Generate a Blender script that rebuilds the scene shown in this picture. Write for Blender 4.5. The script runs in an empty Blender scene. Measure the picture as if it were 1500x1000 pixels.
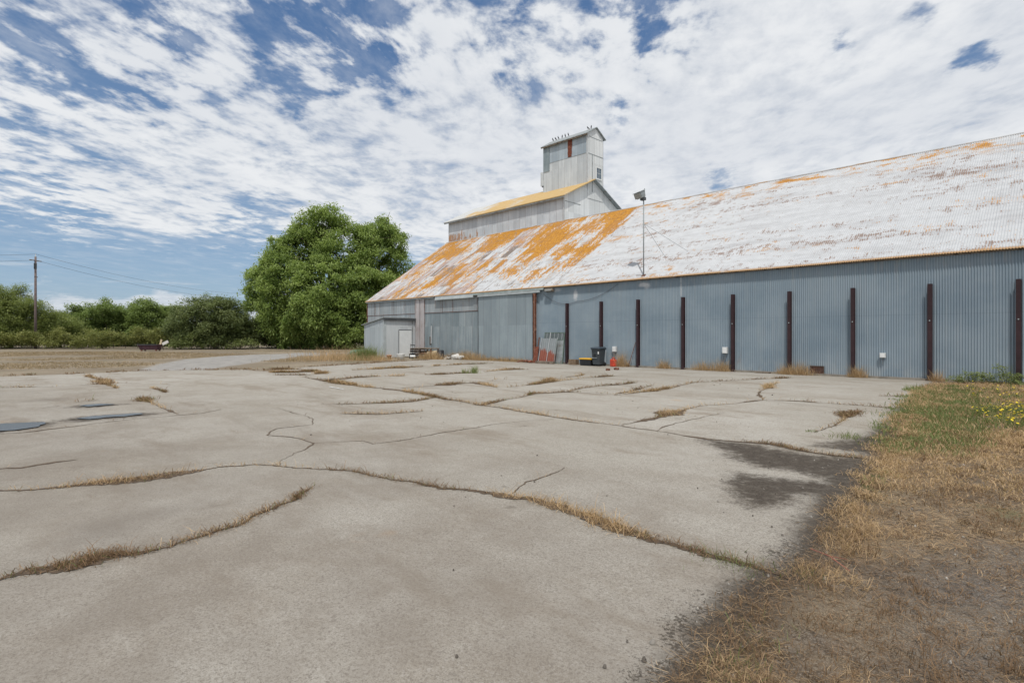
import bpy, math, random
import numpy as np
PITCH=.0833                                # corrugation pitch
from mathutils import Vector, Matrix
random.seed(7); RNG = np.random.default_rng(11)
SC = bpy.context.scene; COL = SC.collection
PI = math.pi
# ------------------------------------------------------------------ place frame
F = 820.0; HY = 492.0; CAMH = 1.65; D = 25.7
TH = math.atan2(810, F); c_, s_ = math.cos(TH), math.sin(TH)
def G(px, py, z=0.0):
    Z = F*(CAMH-z)/(py-HY); X = (px-750)/F*Z
    return (-c_*Z + s_*X, -D + s_*Z + c_*X)
def P(px, py, Z):
    X = (px-750)/F*Z
    return Vector((-c_*Z + s_*X, -D + s_*Z + c_*X, CAMH + (HY-py)/F*Z))
def W(px, off=0.0):
    Z = F*(D-off)/(c_*(px-750+810)); X = (px-750)/F*Z
    return -c_*Z + s_*X
RW = 8.92; RH = 10.88; EZ = 4.74           # main roof run, ridge height, eave height
XL = W(538); XR = 24.0                    # building ends
# ------------------------------------------------------------------ mesh helpers
class MB:
    def __init__(s): s.v = []; s.f = []
    def add(s, vs, fs):
        o = len(s.v); s.v += [tuple(v) for v in vs]; s.f += [tuple(i+o for i in f) for f in fs]; return s
    def hexa(s, p):
        return s.add(p, [(0,3,2,1),(4,5,6,7),(0,1,5,4),(1,2,6,5),(2,3,7,6),(3,0,4,7)])
    def box(s, cx, cy, cz, sx, sy, sz, rz=0.0, rx=0.0, ry=0.0, taper=1.0):
        M = Matrix.Translation((cx,cy,cz)) @ Matrix.Rotation(rz,4,'Z') @ Matrix.Rotation(ry,4,'Y') @ Matrix.Rotation(rx,4,'X')
        p = []
        for k in (-.5,.5):
            t = 1.0 if k > 0 else taper
            for (i,j) in ((-.5,-.5),(.5,-.5),(.5,.5),(-.5,.5)):
                p.append(M @ Vector((i*sx*t, j*sy*t, k*sz)))
        return s.hexa(p)
    def b2(s, x0,x1,y0,y1,z0,z1):
        return s.box((x0+x1)/2,(y0+y1)/2,(z0+z1)/2,x1-x0,y1-y0,z1-z0)
    def tube(s, pts, rad, n=8, cap=True):
        pts = [Vector(p) for p in pts]
        if not hasattr(rad,'__len__'): rad = [rad]*len(pts)
        rings = []
        for i,p in enumerate(pts):
            t = (pts[min(i+1,len(pts)-1)]-pts[max(i-1,0)]).normalized()
            a = Vector((0,0,1)) if abs(t.z) < .9 else Vector((1,0,0))
            u = t.cross(a).normalized(); w = t.cross(u).normalized()
            rings.append([p + (u*math.cos(2*PI*k/n) + w*math.sin(2*PI*k/n))*rad[i] for k in range(n)])
        o = len(s.v)
        for r in rings: s.v += [tuple(v) for v in r]
        for i in range(len(pts)-1):
            for k in range(n):
                a = o+i*n+k; b = o+i*n+(k+1)%n
                s.f.append((a,b,b+n,a+n))
        if cap:
            s.f.append(tuple(o+k for k in range(n))[::-1]); e = o+(len(pts)-1)*n
            s.f.append(tuple(e+k for k in range(n)))
        return s
    def lathe(s, prof, c=(0,0,0), n=20, axis='Z'):
        o = len(s.v)
        for (r,z) in prof:
            for k in range(n):
                a = 2*PI*k/n; x,y = r*math.cos(a), r*math.sin(a)
                p = (x,y,z) if axis=='Z' else ((z,x,y) if axis=='X' else (x,z,y))
                s.v.append((c[0]+p[0],c[1]+p[1],c[2]+p[2]))
        for i in range(len(prof)-1):
            for k in range(n):
                a=o+i*n+k; b=o+i*n+(k+1)%n; s.f.append((a,b,b+n,a+n))
        s.f.append(tuple(o+k for k in range(n))[::-1]); e=o+(len(prof)-1)*n; s.f.append(tuple(e+k for k in range(n)))
        return s
    def ball(s, c, r, sc=(1,1,1), n=8):
        pr = [(max(1e-3,math.sin(PI*i/n))*r, -math.cos(PI*i/n)*r) for i in range(n+1)]
        o = len(s.v); s.lathe(pr,(0,0,0),n+2)
        for i in range(o,len(s.v)):
            v = s.v[i]; s.v[i] = (v[0]*sc[0]+c[0], v[1]*sc[1]+c[1], v[2]*sc[2]+c[2])
        return s
    def build(s, name, mat, parent=None, loc=(0,0,0), rz=0.0, smooth=False, bevel=0.0):
        me = bpy.data.meshes.new(name); me.from_pydata(s.v,[],s.f); me.update()
        if mat: me.materials.append(mat)
        o = bpy.data.objects.new(name, me); COL.objects.link(o)
        o.location = loc; o.rotation_euler = (0,0,rz)
        if parent: o.parent = parent
        if smooth: me.polygons.foreach_set('use_smooth',[True]*len(me.polygons))
        if bevel:
            b = o.modifiers.new('bevel','BEVEL'); b.width = bevel; b.segments = 2; b.limit_method='ANGLE'
        return o
def npmesh(name, V, faces_flat, totals, mat, attrs=None, parent=None, smooth=False):
    me = bpy.data.meshes.new(name)
    me.vertices.add(len(V)); me.vertices.foreach_set('co', np.asarray(V,dtype=np.float32).ravel())
    totals = np.asarray(totals,dtype=np.int32); fl = np.asarray(faces_flat,dtype=np.int32)
    me.loops.add(len(fl)); me.loops.foreach_set('vertex_index', fl)
    me.polygons.add(len(totals))
    st = np.concatenate([[0],np.cumsum(totals)[:-1]]).astype(np.int32)
    me.polygons.foreach_set('loop_start', st); me.polygons.foreach_set('loop_total', totals)
    if smooth: me.polygons.foreach_set('use_smooth', np.ones(len(totals),dtype=bool))
    for k,a in (attrs or {}).items():
        at = me.attributes.new(k,'FLOAT','POINT'); at.data.foreach_set('value', np.asarray(a,dtype=np.float32))
    me.update(calc_edges=True); me.validate()
    if mat: me.materials.append(mat)
    o = bpy.data.objects.new(name, me); COL.objects.link(o)
    if parent: o.parent = parent
    return o
def tag(o, label=None, cat=None, group=None, kind=None):
    if label: o['label'] = label
    if cat: o['category'] = cat
    if group: o['group'] = group
    if kind: o['kind'] = kind
    return o
def thing(name, label, cat, loc=(0,0,0), rz=0.0, group=None):
    o = bpy.data.objects.new(name, None); COL.objects.link(o); o.empty_display_size = .2
    o.location = loc; o.rotation_euler = (0,0,rz)
    return tag(o, label, cat, group)
def dup(root, loc, rz, label):
    r = root.copy(); COL.objects.link(r); r.location = loc; r.rotation_euler = (0,0,rz); r['label'] = label
    for ch in list(root.children):
        k = ch.copy(); COL.objects.link(k); k.parent = r
        for g in list(ch.children):
            q = g.copy(); COL.objects.link(q); q.parent = k
    return r
# ------------------------------------------------------------------ node helpers
class N:
    def __init__(s, tree): s.t = tree; s.L = tree.links
    def node(s, ty, **kw):
        n = s.t.nodes.new(ty)
        for k,v in kw.items(): setattr(n,k,v)
        return n
    def put(s, sock, v):
        if isinstance(v, bpy.types.NodeSocket): s.L.new(v, sock)
        elif v is not None:
            if isinstance(v,(tuple,list)) and sock.type=='RGBA' and len(v)==3: v = (*v,1)
            sock.default_value = v
    def m(s, op, a, b=None, c=None, clamp=False):
        n = s.node('ShaderNodeMath', operation=op, use_clamp=clamp)
        s.put(n.inputs[0],a); s.put(n.inputs[1],b); s.put(n.inputs[2],c); return n.outputs[0]
    def add(s,a,b): return s.m('ADD',a,b)
    def sub(s,a,b): return s.m('SUBTRACT',a,b)
    def mul(s,a,b): return s.m('MULTIPLY',a,b)
    def vm(s, op, a, b=None):
        n = s.node('ShaderNodeVectorMath', operation=op); s.put(n.inputs[0],a); s.put(n.inputs[1],b)
        return n.outputs['Value'] if op in ('DOT_PRODUCT','LENGTH') else n.outputs[0]
    def ss(s, v, a, b, lo=0.0, hi=1.0, kind='SMOOTHSTEP'):
        n = s.node('ShaderNodeMapRange', interpolation_type=kind); n.clamp = True
        for i,x in enumerate((v,a,b,lo,hi)): s.put(n.inputs[i],x)
        return n.outputs[0]
    def mix(s, f, a, b, mode='MIX'):
        n = s.node('ShaderNodeMix', data_type='RGBA', blend_type=mode)
        s.put(n.inputs[0],f); s.put(n.inputs[6],a); s.put(n.inputs[7],b); return n.outputs[2]
    def xyz(s, x, y, z=0.0):
        n = s.node('ShaderNodeCombineXYZ')
        for i,v in enumerate((x,y,z)): s.put(n.inputs[i],v)
        return n.outputs[0]
    def sep(s, v):
        n = s.node('ShaderNodeSeparateXYZ'); s.put(n.inputs[0],v); return n.outputs
    def noise(s, vec, scale, detail=4.0, rough=.55, dist=0.0, lac=2.0):
        n = s.node('ShaderNodeTexNoise'); s.put(n.inputs['Vector'],vec); n.inputs['Scale'].default_value=scale
        n.inputs['Detail'].default_value=detail; n.inputs['Roughness'].default_value=rough
        n.inputs['Distortion'].default_value=dist; n.inputs['Lacunarity'].default_value=lac
        return n.outputs['Fac']
    def voro(s, vec, scale, feat='F1', out='Distance'):
        n = s.node('ShaderNodeTexVoronoi', feature=feat); s.put(n.inputs['Vector'],vec); n.inputs['Scale'].default_value=scale
        return n.outputs[out]
    def white(s, vec):
        n = s.node('ShaderNodeTexWhiteNoise', noise_dimensions='3D'); s.put(n.inputs['Vector'],vec); return n.outputs['Value']
    def attr(s, name):
        return s.node('ShaderNodeAttribute', attribute_name=name).outputs['Fac']
    def coord(s, k='Object'): return s.node('ShaderNodeTexCoord').outputs[k]
    def pos(s): return s.node('ShaderNodeNewGeometry').outputs['Position']
    def bump(s, h, strength=.5, dist=.01):
        n = s.node('ShaderNodeBump'); s.put(n.inputs['Height'],h); n.inputs['Strength'].default_value=strength
        n.inputs['Distance'].default_value=dist; return n.outputs[0]
def newmat(name):
    m = bpy.data.materials.new(name); m.use_nodes = True; t = m.node_tree
    b = t.nodes['Principled BSDF']; return m, N(t), b
def simple(name, col, rough=.7, var=.25, scale=6.0, metal=0.0, spec=.3, dirt=None, bump=0.0):
    m,n,b = newmat(name); co = n.coord()
    f = n.noise(co, scale, 5, .65)
    dark = tuple(x*(1-var) for x in col); lite = tuple(min(1,x*(1+var)) for x in col)
    k = n.mix(n.ss(f,.3,.7,kind='LINEAR'), dark, lite)
    if dirt: k = n.mix(n.ss(n.noise(co,scale*.6,6,.7),.5,.68), k, dirt)
    n.put(b.inputs['Base Color'],k); b.inputs['Roughness'].default_value=rough; b.inputs['Metallic'].default_value=metal
    b.inputs['Specular IOR Level'].default_value=spec
    if bump: n.put(b.inputs['Normal'], n.bump(n.noise(co,scale*8,4),bump,.01))
    return m
MAT = {}
def mat_leaf(name, dark, lite, trans=.35):
    m,n,b = newmat(name); nt = n
    a = n.attr('tint'); isl = n.node('ShaderNodeNewGeometry').outputs['Random Per Island']
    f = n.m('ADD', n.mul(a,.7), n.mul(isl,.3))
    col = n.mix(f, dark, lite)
    n.put(b.inputs['Base Color'], col); b.inputs['Roughness'].default_value=.6; b.inputs['Specular IOR Level'].default_value=.18
    tr = n.node('ShaderNodeBsdfTranslucent'); n.put(tr.inputs[0], n.mix(.6, col, (lite[0]*1.3,lite[1]*1.4,lite[2]*.9)))
    mx = n.node('ShaderNodeMixShader'); mx.inputs[0].default_value=trans
    n.L.new(b.outputs[0],mx.inputs[1]); n.L.new(tr.outputs[0],mx.inputs[2])
    n.L.new(mx.outputs[0], m.node_tree.nodes['Material Output'].inputs[0]); return m
MAT['walnut'] = mat_leaf('walnut_leaf',(.06,.11,.03),(.39,.475,.165),.42)
MAT['dark_leaf'] = mat_leaf('dark_leaf',(.06,.09,.035),(.27,.31,.14),.3)
MAT['feather_leaf'] = mat_leaf('feather_leaf',(.085,.12,.036),(.31,.35,.125))
MAT['orchard_leaf'] = mat_leaf('orchard_leaf',(.075,.12,.035),(.28,.35,.12))
MAT['bramble_leaf'] = mat_leaf('bramble_leaf',(.09,.115,.035),(.34,.34,.125),.3)
MAT['pale_leaf'] = mat_leaf('pale_leaf',(.12,.15,.06),(.29,.30,.14))
MAT['straw'] = mat_leaf('straw_blade',(.23,.14,.07),(.66,.48,.285),.2)
MAT['brown_grass'] = mat_leaf('brown_blade',(.10,.062,.036),(.30,.195,.11),.15)
MAT['green_grass'] = mat_leaf('green_blade',(.07,.10,.03),(.24,.28,.11),.3)
MAT['weed'] = mat_leaf('weed_leaf',(.10,.135,.05),(.32,.36,.15),.3)
MAT['petal'] = mat_leaf('yellow_petal',(.70,.50,.03),(.85,.68,.05),.2)
MAT['bark'] = simple('bark',(.13,.105,.08),.9,.4,8,bump=.4)
MAT['timber'] = simple('weathered_timber',(.23,.19,.15),.9,.35,7,dirt=(.08,.06,.05))
MAT['dark_timber'] = simple('dark_timber',(.10,.075,.06),.9,.5,9)
MAT['maroon'] = simple('maroon_steel',(.036,.017,.020),.55,.4,3,spec=.35)
MAT['rust_steel'] = simple('rusty_steel',(.13,.05,.03),.85,.5,7,dirt=(.28,.16,.11))
MAT['rust_red'] = simple('red_rust_sheet',(.17,.055,.035),.9,.45,9,dirt=(.30,.13,.08))
MAT['galv'] = simple('galvanised',(.50,.52,.53),.5,.15,4,spec=.4)
MAT['dgalv'] = simple('dull_galvanised',(.30,.33,.34),.6,.25,4,dirt=(.20,.19,.17))
MAT['pale_steel'] = simple('pale_steel',(.42,.46,.47),.55,.15,3)
MAT['greenish'] = simple('greenish_steel',(.24,.28,.27),.6,.25,3,dirt=(.33,.36,.36))
MAT['white_plastic'] = simple('white_plastic',(.75,.76,.75),.5,.06,5)
MAT['grey_box'] = simple('pale_grey_box',(.58,.60,.60),.5,.08,5)
MAT['bin'] = simple('bin_plastic',(.055,.065,.072),.5,.2,6)
MAT['black'] = simple('black_plastic',(.022,.024,.028),.5,.3,6)
MAT['yellow'] = simple('yellow_plastic',(.75,.42,.03),.45,.1,6)
MAT['red'] = simple('red_plastic',(.60,.075,.04),.45,.15,6)
MAT['rubber'] = simple('rubber',(.02,.02,.02),.8,.2,9)
MAT['wire'] = simple('wire',(.10,.10,.11),.6,.1,2)
MAT['cardboard'] = simple('brown_box',(.22,.155,.10),.9,.3,9)
MAT['bird'] = simple('bird_feathers',(.05,.05,.055),.7,.4,20)
MAT['teal'] = simple('green_plastic',(.12,.30,.24),.5,.15,5)
MAT['cloth'] = simple('white_sack',(.62,.61,.58),.8,.12,7)
MAT['rubble'] = simple('pale_rubble',(.50,.48,.44),.9,.3,9)
MAT['lamp_glass'] = simple('lamp_glass',(.32,.32,.30),.15,.15,5,spec=.6)
MAT['tan'] = simple('tan_board',(.55,.45,.30),.8,.2,6)
MAT['glass'] = simple('dusty_glass',(.09,.13,.17),.12,.35,4,spec=.6)
MAT['dark_trim'] = simple('dark_trim',(.07,.075,.08),.6,.3,3)

def mat_wall():            # blue grey painted corrugated iron
    m,n,b = newmat('painted_corrugated_iron'); co = n.coord(); X,Y,Z = n.sep(co)
    big = n.noise(n.xyz(n.mul(X,.35),n.mul(Z,.5)),1.0,5,.6)
    st = n.noise(n.xyz(n.mul(X,9.0),n.mul(Z,.35)),1.0,4,.6)
    col = n.mix(n.ss(big,.3,.7), (.205,.270,.325), (.285,.350,.40))
    col = n.mix(n.mul(n.ss(st,.45,.75),.35), col, (.36,.40,.42))
    sh = n.m('FLOOR', n.m('DIVIDE', X, .833)); rnd = n.white(n.xyz(sh,3.0,1.0))
    col = n.mix(n.mul(rnd,.22), col, (.19,.235,.275))
    # pale chalky foot, scuffs and dirt splash along the base
    foot = n.mul(n.ss(Z,.9,.0), n.ss(n.noise(co,1.6,5,.65),.40,.62))
    col = n.mix(n.mul(foot,.5), col, (.40,.42,.42))
    col = n.mix(n.mul(n.ss(n.add(Z,n.mul(n.noise(n.xyz(n.mul(X,3),0.0),1.0,3),.3)),.30,.12),.6), col, (.20,.18,.155))
    lap=n.ss(n.m('ABSOLUTE',n.sub(Z,2.46)),.014,.004); col=n.mix(n.mul(lap,.35),col,(.11,.13,.15))
    rr2=n.mul(n.ss(n.noise(n.xyz(n.mul(X,2.2),n.mul(Z,.35),7.0),1.0,6,.7),.62,.74),n.ss(Z,1.5,.1,.15,.75)); col=n.mix(rr2,col,(.25,.17,.12))
    # streak corrosion from the eave
    ev = n.mul(n.ss(Z,3.6,4.7), n.ss(n.noise(n.xyz(n.mul(X,6.0),n.mul(Z,.8)),1.0,4),.55,.72))
    col = n.mix(n.mul(ev,.35), col, (.42,.40,.36))
    # paint smears
    def ell(cx,cz,rx,rz,k):
        dx = n.m('DIVIDE', n.sub(X,cx), rx); dz = n.m('DIVIDE', n.sub(Z,cz), rz)
        r = n.m('SQRT', n.add(n.mul(dx,dx),n.mul(dz,dz)))
        r = n.add(r, n.mul(n.sub(n.noise(co,5.0,5,.7),.5),1.0))
        return n.mul(n.ss(r,1.0,.35),k)
    for (px,z,rx,rz,k) in ((843,4.05,.22,.42,.8),(943,4.35,.42,.16,.8),(948,4.28,.25,.2,.6),(815,4.42,.5,.14,.5)):
        col = n.mix(ell(W(px),z,rx,rz,k), col, (.60,.61,.62))
    sx = n.ss(n.m('ABSOLUTE', n.sub(X,W(998)-.02)), .06,.02)
    col = n.mix(n.mul(n.mul(sx,.55),n.mul(n.ss(Z,3.55,3.7),n.ss(n.noise(n.xyz(0.0,0.0,Z),6.0,3),.3,.5))), col,(.6,.62,.63))
    valley_shade=n.ss(n.m('COSINE',n.mul(X,2*PI/PITCH)),-.2,-1.0); col=n.mix(n.mul(valley_shade,.27),col,(.10,.13,.155))  # ambient shade of the corrugation valleys put into the paint colour
    n.put(b.inputs['Base Color'],col); b.inputs['Roughness'].default_value=.55; b.inputs['Specular IOR Level'].default_value=.3
    return m
def mat_old(name, c0, c1, rust=.5, panel=.66, seam=True):   # bare weathered sheets
    m,n,b = newmat(name); co = n.coord(); X,Y,Z = n.sep(co); H = n.add(X,Y)
    sh = n.m('FLOOR', n.m('DIVIDE', H, panel)); rnd = n.white(n.xyz(sh,n.m('FLOOR',n.m('DIVIDE',Z,2.35)),2.0))
    st = n.noise(n.xyz(n.mul(H,7.0),n.mul(Z,.45),n.mul(rnd,9.0)),1.0,5,.65)
    big = n.noise(co,.8,5,.65)
    col = n.mix(n.ss(n.add(n.mul(st,.6),n.mul(big,.4)),.35,.65), c0, c1)
    col = n.mix(n.mul(n.ss(rnd,.25,.9),.4), col, tuple(x*.72 for x in c0))
    fr = n.m('FRACT', n.m('DIVIDE', H, panel)); ed = n.m('ABSOLUTE', n.sub(fr,.5))
    rs = n.mul(n.ss(ed,.40,.5), n.ss(n.noise(n.xyz(n.mul(H,4.0),n.mul(Z,1.1)),1.0,6,.7),.44,.62))
    rs2 = n.ss(n.noise(n.xyz(n.mul(H,3.0),n.mul(Z,.7),4.0),1.0,6,.72),.60,.70)
    rm = n.m('MULTIPLY', n.m('MAXIMUM', rs, n.mul(rs2,.8)), rust, clamp=True)
    col = n.mix(rm, col, n.mix(n.noise(co,6,3),(.16,.075,.05),(.36,.22,.15)))
    if seam: col = n.mix(n.mul(n.ss(ed,.484,.496),.6), col, (.08,.075,.07))
    n.put(b.inputs['Base Color'],col); b.inputs['Roughness'].default_value=.6; b.inputs['Specular IOR Level'].default_value=.3
    return m
def mat_roof():
    m,n,b = newmat('lichen_and_rust_roof'); u = n.attr('u'); v = n.attr('v')
    xa, xb = W(690), W(818)
    wob = n.mul(n.sub(n.noise(n.xyz(n.mul(u,.5),n.mul(v,2.0)),1.0,3),.5),.5)
    ub = n.add(n.add(u,wob),n.add(n.mul(n.sub(n.noise(n.xyz(n.mul(u,2.6),n.mul(v,.55),2.0),1.0,6,.62),.5),2.6),n.mul(n.sub(n.noise(n.xyz(n.mul(u,13.0),n.mul(v,3.2)),1.0,5,.65),.5),1.6)))
    L = n.ss(ub, xb-.25, xb+.25, 1.0, 0.0)         # 1 = old left part
    R1 = n.ss(u, xa-.1, xa+.1, 1.0, 0.0)
    R2 = n.mul(L, n.sub(1.0,R1))
    sc = n.m('FLOOR', n.m('DIVIDE', u, .72)); r0 = n.white(n.xyz(sc,7.0,0.0))
    vv = n.add(v, n.mul(r0,1.4)); sr = n.m('FLOOR', n.m('DIVIDE', vv, 1.9)); rs = n.white(n.xyz(sc,sr,3.0)); rs2 = n.white(n.xyz(sc,sr,8.0))
    big = n.noise(n.xyz(n.mul(u,.30),n.mul(v,.22),1.0),1.0,3,.5)
    strk = n.noise(n.xyz(n.mul(u,2.6),n.mul(v,.55),2.0),1.0,6,.62)
    fine = n.noise(n.xyz(n.mul(u,13.0),n.mul(v,3.2)),1.0,5,.65)
    orn = n.add(n.add(n.mul(big,1.0), n.mul(strk,.62)), n.mul(n.sub(rs,.5),.20))
    orn = n.add(orn, n.mul(n.sub(fine,.5),.95))
    bias2 = n.ss(v, 1.6, 7.0, -.15, .15)
    edge2 = n.mul(n.ss(u, xb-2.3, xb-.6), n.ss(v,0.6,3.5,0.0,.16))
    bias1 = n.ss(v, 0.0, 9.0, -.06, .06)
    bias = n.add(n.mul(R1,bias1), n.mul(R2,n.add(bias2,edge2)))
    o_left = n.ss(n.add(orn,bias), .825,.865)
    white = n.mix(n.noise(n.xyz(n.mul(u,4.0),n.mul(v,.8)),1.0,5,.6), (.40,.41,.42), (.60,.615,.635))
    grey = n.ss(n.noise(n.xyz(n.mul(u,1.0),n.mul(v,.7),5.0),1.0,5,.6),.48,.62)
    cl = n.mix(n.mul(grey,.55), white, (.34,.335,.335))
    # pinkish rust sheets and brown bare ones on the left
    cl = n.mix(n.mul(n.mul(R1,n.ss(rs2,.40,.7)),n.ss(strk,.36,.56)), cl, (.38,.28,.245))
    cl = n.mix(n.mul(n.mul(R1,n.ss(rs2,.86,.88)),n.ss(n.add(strk,n.mul(n.sub(fine,.5),.6)),.38,.52)), cl, (.20,.17,.15))
    lich = n.mix(n.ss(fine,.3,.7), (.31,.135,.02), (.56,.285,.05))
    lich = n.mix(n.mul(n.ss(rs2,.6,1.0),.35), lich, (.36,.19,.09))
    cl = n.mix(o_left, cl, lich)
    # dark dashes: lifted laps and broken marks on the sheets
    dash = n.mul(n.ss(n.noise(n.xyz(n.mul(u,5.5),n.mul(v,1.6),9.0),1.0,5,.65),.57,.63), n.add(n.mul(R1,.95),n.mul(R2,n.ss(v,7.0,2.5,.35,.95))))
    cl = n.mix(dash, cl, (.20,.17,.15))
    fu = n.m('ABSOLUTE', n.sub(n.m('FRACT', n.m('DIVIDE',u,.72)),.5)); fv = n.m('FRACT', n.m('DIVIDE',vv,1.9))
    seam = n.m('MAXIMUM', n.mul(n.ss(fu,.465,.495),.75), n.mul(n.ss(fv,.03,.0),.9))
    cl = n.mix(n.mul(seam,n.ss(n.noise(n.xyz(n.mul(u,2.0),v),1.0,3),.33,.52)), cl, (.17,.12,.09))
    # right part: white with rows of rust at the laps
    row = n.m('ABSOLUTE', n.sub(n.m('FRACT', n.add(n.m('DIVIDE', v, 1.82),.35)),.5))
    rowm = n.ss(row,.40,.0,-.035,.035)
    wav = n.m('SINE', n.mul(u, 2*PI/.0833))
    rn = n.add(n.noise(n.xyz(n.mul(u,1.5),n.mul(v,2.8),3.0),1.0,9,.72), n.add(rowm, n.add(n.mul(n.sub(fine,.5),.40),n.mul(n.sub(n.noise(n.xyz(n.mul(u,9.0),n.mul(v,.7),5.0),1.0,4,.6),.5),.30))))
    rn = n.add(rn, n.mul(wav,.075))
    rmask = n.ss(n.add(rn,n.mul(n.sub(n.noise(n.xyz(n.mul(u,.16),n.mul(v,.30),7.0),1.0,3,.5),.5),.45)),.59,.69)
    soft = n.ss(n.noise(n.xyz(n.mul(u,.30),n.mul(v,1.3),6.0),1.0,5,.6),.45,.75)
    w2 = n.mix(n.mul(soft,.72), n.mix(n.noise(n.xyz(n.mul(u,2.0),n.mul(v,3.0)),1.0,5,.6),(.40,.41,.42),(.60,.615,.635)), (.36,.36,.37))
    rcol = n.mix(n.ss(n.noise(n.xyz(n.mul(u,.35),n.mul(v,.8),2.0),1.0,3),.52,.6), (.20,.115,.075), (.44,.22,.055))
    cr = n.mix(n.mul(rmask,.8), w2, rcol)
    rid = n.mul(n.ss(v,9.0,10.6), n.ss(n.add(n.noise(n.xyz(n.mul(u,.55),n.mul(v,1.2),8.0),1.0,7,.70),n.mul(n.sub(fine,.5),.25)),.50,.60))
    cr = n.mix(rid, cr, lich)
    col = n.mix(L, cr, cl)
    # rusty lip along the eave
    lip = n.mul(n.ss(v,.22,.05), n.ss(n.noise(n.xyz(n.mul(u,1.5),3.0),1.0,4),.25,.45))
    col = n.mix(lip, col, n.mix(fine,(.28,.16,.08),(.48,.32,.17)))
    n.put(b.inputs['Base Color'],col); b.inputs['Roughness'].default_value=.75; b.inputs['Specular IOR Level'].default_value=.2
    n.put(b.inputs['Normal'], n.bump(n.add(n.mul(strk,.6),n.mul(seam,.8)),.35,.03))
    return m
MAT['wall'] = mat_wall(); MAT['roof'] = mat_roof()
MAT['old_wall'] = mat_old('weathered_sheets',(.27,.31,.335),(.42,.45,.46),.75)
MAT['old_lower'] = mat_old('blue_weathered_sheets',(.21,.26,.285),(.34,.385,.405),.22,.75)
MAT['pink_batten'] = mat_old('rust_stained_board',(.42,.38,.38),(.55,.53,.53),.95,.35,False)
MAT['door'] = mat_old('sliding_door_sheets',(.25,.30,.33),(.32,.375,.40),.06,.8)
MAT['tower'] = mat_old('pale_tower_sheets',(.52,.56,.59),(.67,.71,.735),.08,.7)
MAT['tower_dark'] = mat_old('grey_tower_sheets',(.35,.42,.48),(.47,.54,.59),.06,.7)
MAT['tower_strip'] = mat_old('dark_tower_strip',(.22,.28,.31),(.36,.42,.45),.1,.5)
MAT['sunlit_side'] = mat_old('sunlit_tower_sheets',(.68,.70,.70),(.80,.81,.81),.05,.7)  # extra sunlight put into the sheet colour of the sun-facing gables
def mat_headhouse():
    m = mat_old('headhouse_sheets',(.49,.53,.57),(.67,.705,.73),.25,.7); n = N(m.node_tree); b = m.node_tree.nodes['Principled BSDF']
    src = b.inputs['Base Color'].links[0].from_socket; co = n.coord(); X,Y,Z = n.sep(co)
    k = n.mul(n.ss(X,XL+9,XL+1), n.ss(Z,12.4,11.0,.0,.24))
    r = n.ss(n.add(n.noise(n.xyz(n.mul(n.add(X,Y),3.0),n.mul(Z,.9)),1.0,6,.7),k),.64,.74)
    n.put(b.inputs['Base Color'], n.mix(n.mul(r,.85), src, n.mix(n.noise(co,3,4),(.20,.09,.05),(.55,.27,.08)))); return m
MAT['headhouse'] = mat_headhouse()
def mat_lichen_roof():
    m,n,b = newmat('lichen_headhouse_roof'); co = n.coord(); X,Y,Z = n.sep(co)
    f = n.add(n.noise(n.xyz(n.mul(X,.5),n.mul(Y,.35)),1.0,5,.6), n.ss(X,XL,XL+7,-.22,.12))
    col = n.mix(n.ss(f,.42,.56), n.mix(n.noise(co,2,4),(.42,.43,.42),(.60,.60,.58)), n.mix(n.noise(co,4,4),(.44,.27,.09),(.60,.44,.21)))
    n.put(b.inputs['Base Color'],col); b.inputs['Roughness'].default_value=.8; return m
MAT['lichen'] = mat_lichen_roof()
def mat_screen():        # leaning sheet rusted from the bottom
    m,n,b = newmat('half_rusted_sheet'); co = n.coord(); X,Y,Z = n.sep(co)
    e = n.add(n.noise(n.xyz(n.mul(X,9.0),0.0,n.mul(Z,.6)),1.0,4,.7), n.ss(X,-.6,.6,.12,-.08))
    r = n.ss(n.sub(n.mul(e,1.25),n.mul(Z,1.0)), -.08,.06)
    col = n.mix(r, n.mix(n.noise(co,5,5),(.17,.19,.20),(.30,.33,.34)), n.mix(n.noise(n.xyz(n.mul(X,12.0),Z),1.0,4),(.15,.04,.028),(.33,.11,.07)))
    n.put(b.inputs['Base Color'],col); b.inputs['Roughness'].default_value=.8; return m
MAT['screen'] = mat_screen()

# ------------------------------------------------------------------ ground
def sdf(poly, Q):
    poly = np.asarray(poly,dtype=np.float64); d2 = np.full(len(Q),1e18); ins = np.zeros(len(Q),bool)
    for i in range(len(poly)):
        a = poly[i]; bb = poly[(i+1)%len(poly)]; e = bb-a; w = Q-a
        t = np.clip((w@e)/(e@e+1e-12),0,1); q = w-np.outer(t,e); d2 = np.minimum(d2,(q*q).sum(1))
        cnd = ((a[1]<=Q[:,1]) != (bb[1]<=Q[:,1]))
        with np.errstate(divide='ignore',invalid='ignore'):
            xi = a[0]+(Q[:,1]-a[1])*e[0]/(e[1] if abs(e[1])>1e-12 else 1e-12)
        ins ^= cnd & (Q[:,0] < xi)
    d = np.sqrt(d2); return np.where(ins,d,-d)
GP = lambda L: [G(*p) for p in L]
far_edge = GP([(0,551),(60,549),(125,546.5),(200,543),(300,541.5),(357,541),(387,543),(405,541),(430,538.5),(480,535.5),(578,529.5),(622,527)])
slab = [(-60,-38),(-52,-22)] ; 
e0 = far_edge[0]; dirx = (e0[0]-far_edge[2][0], e0[1]-far_edge[2][1]); ln = math.hypot(*dirx)
slab = [(e0[0]+dirx[0]/ln*30, e0[1]+dirx[1]/ln*30)] + far_edge + [(W(640),-.5),(W(700),-.25),(W(790),-.1),(W(1300),-.1),(W(1368),-.1)]
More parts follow.
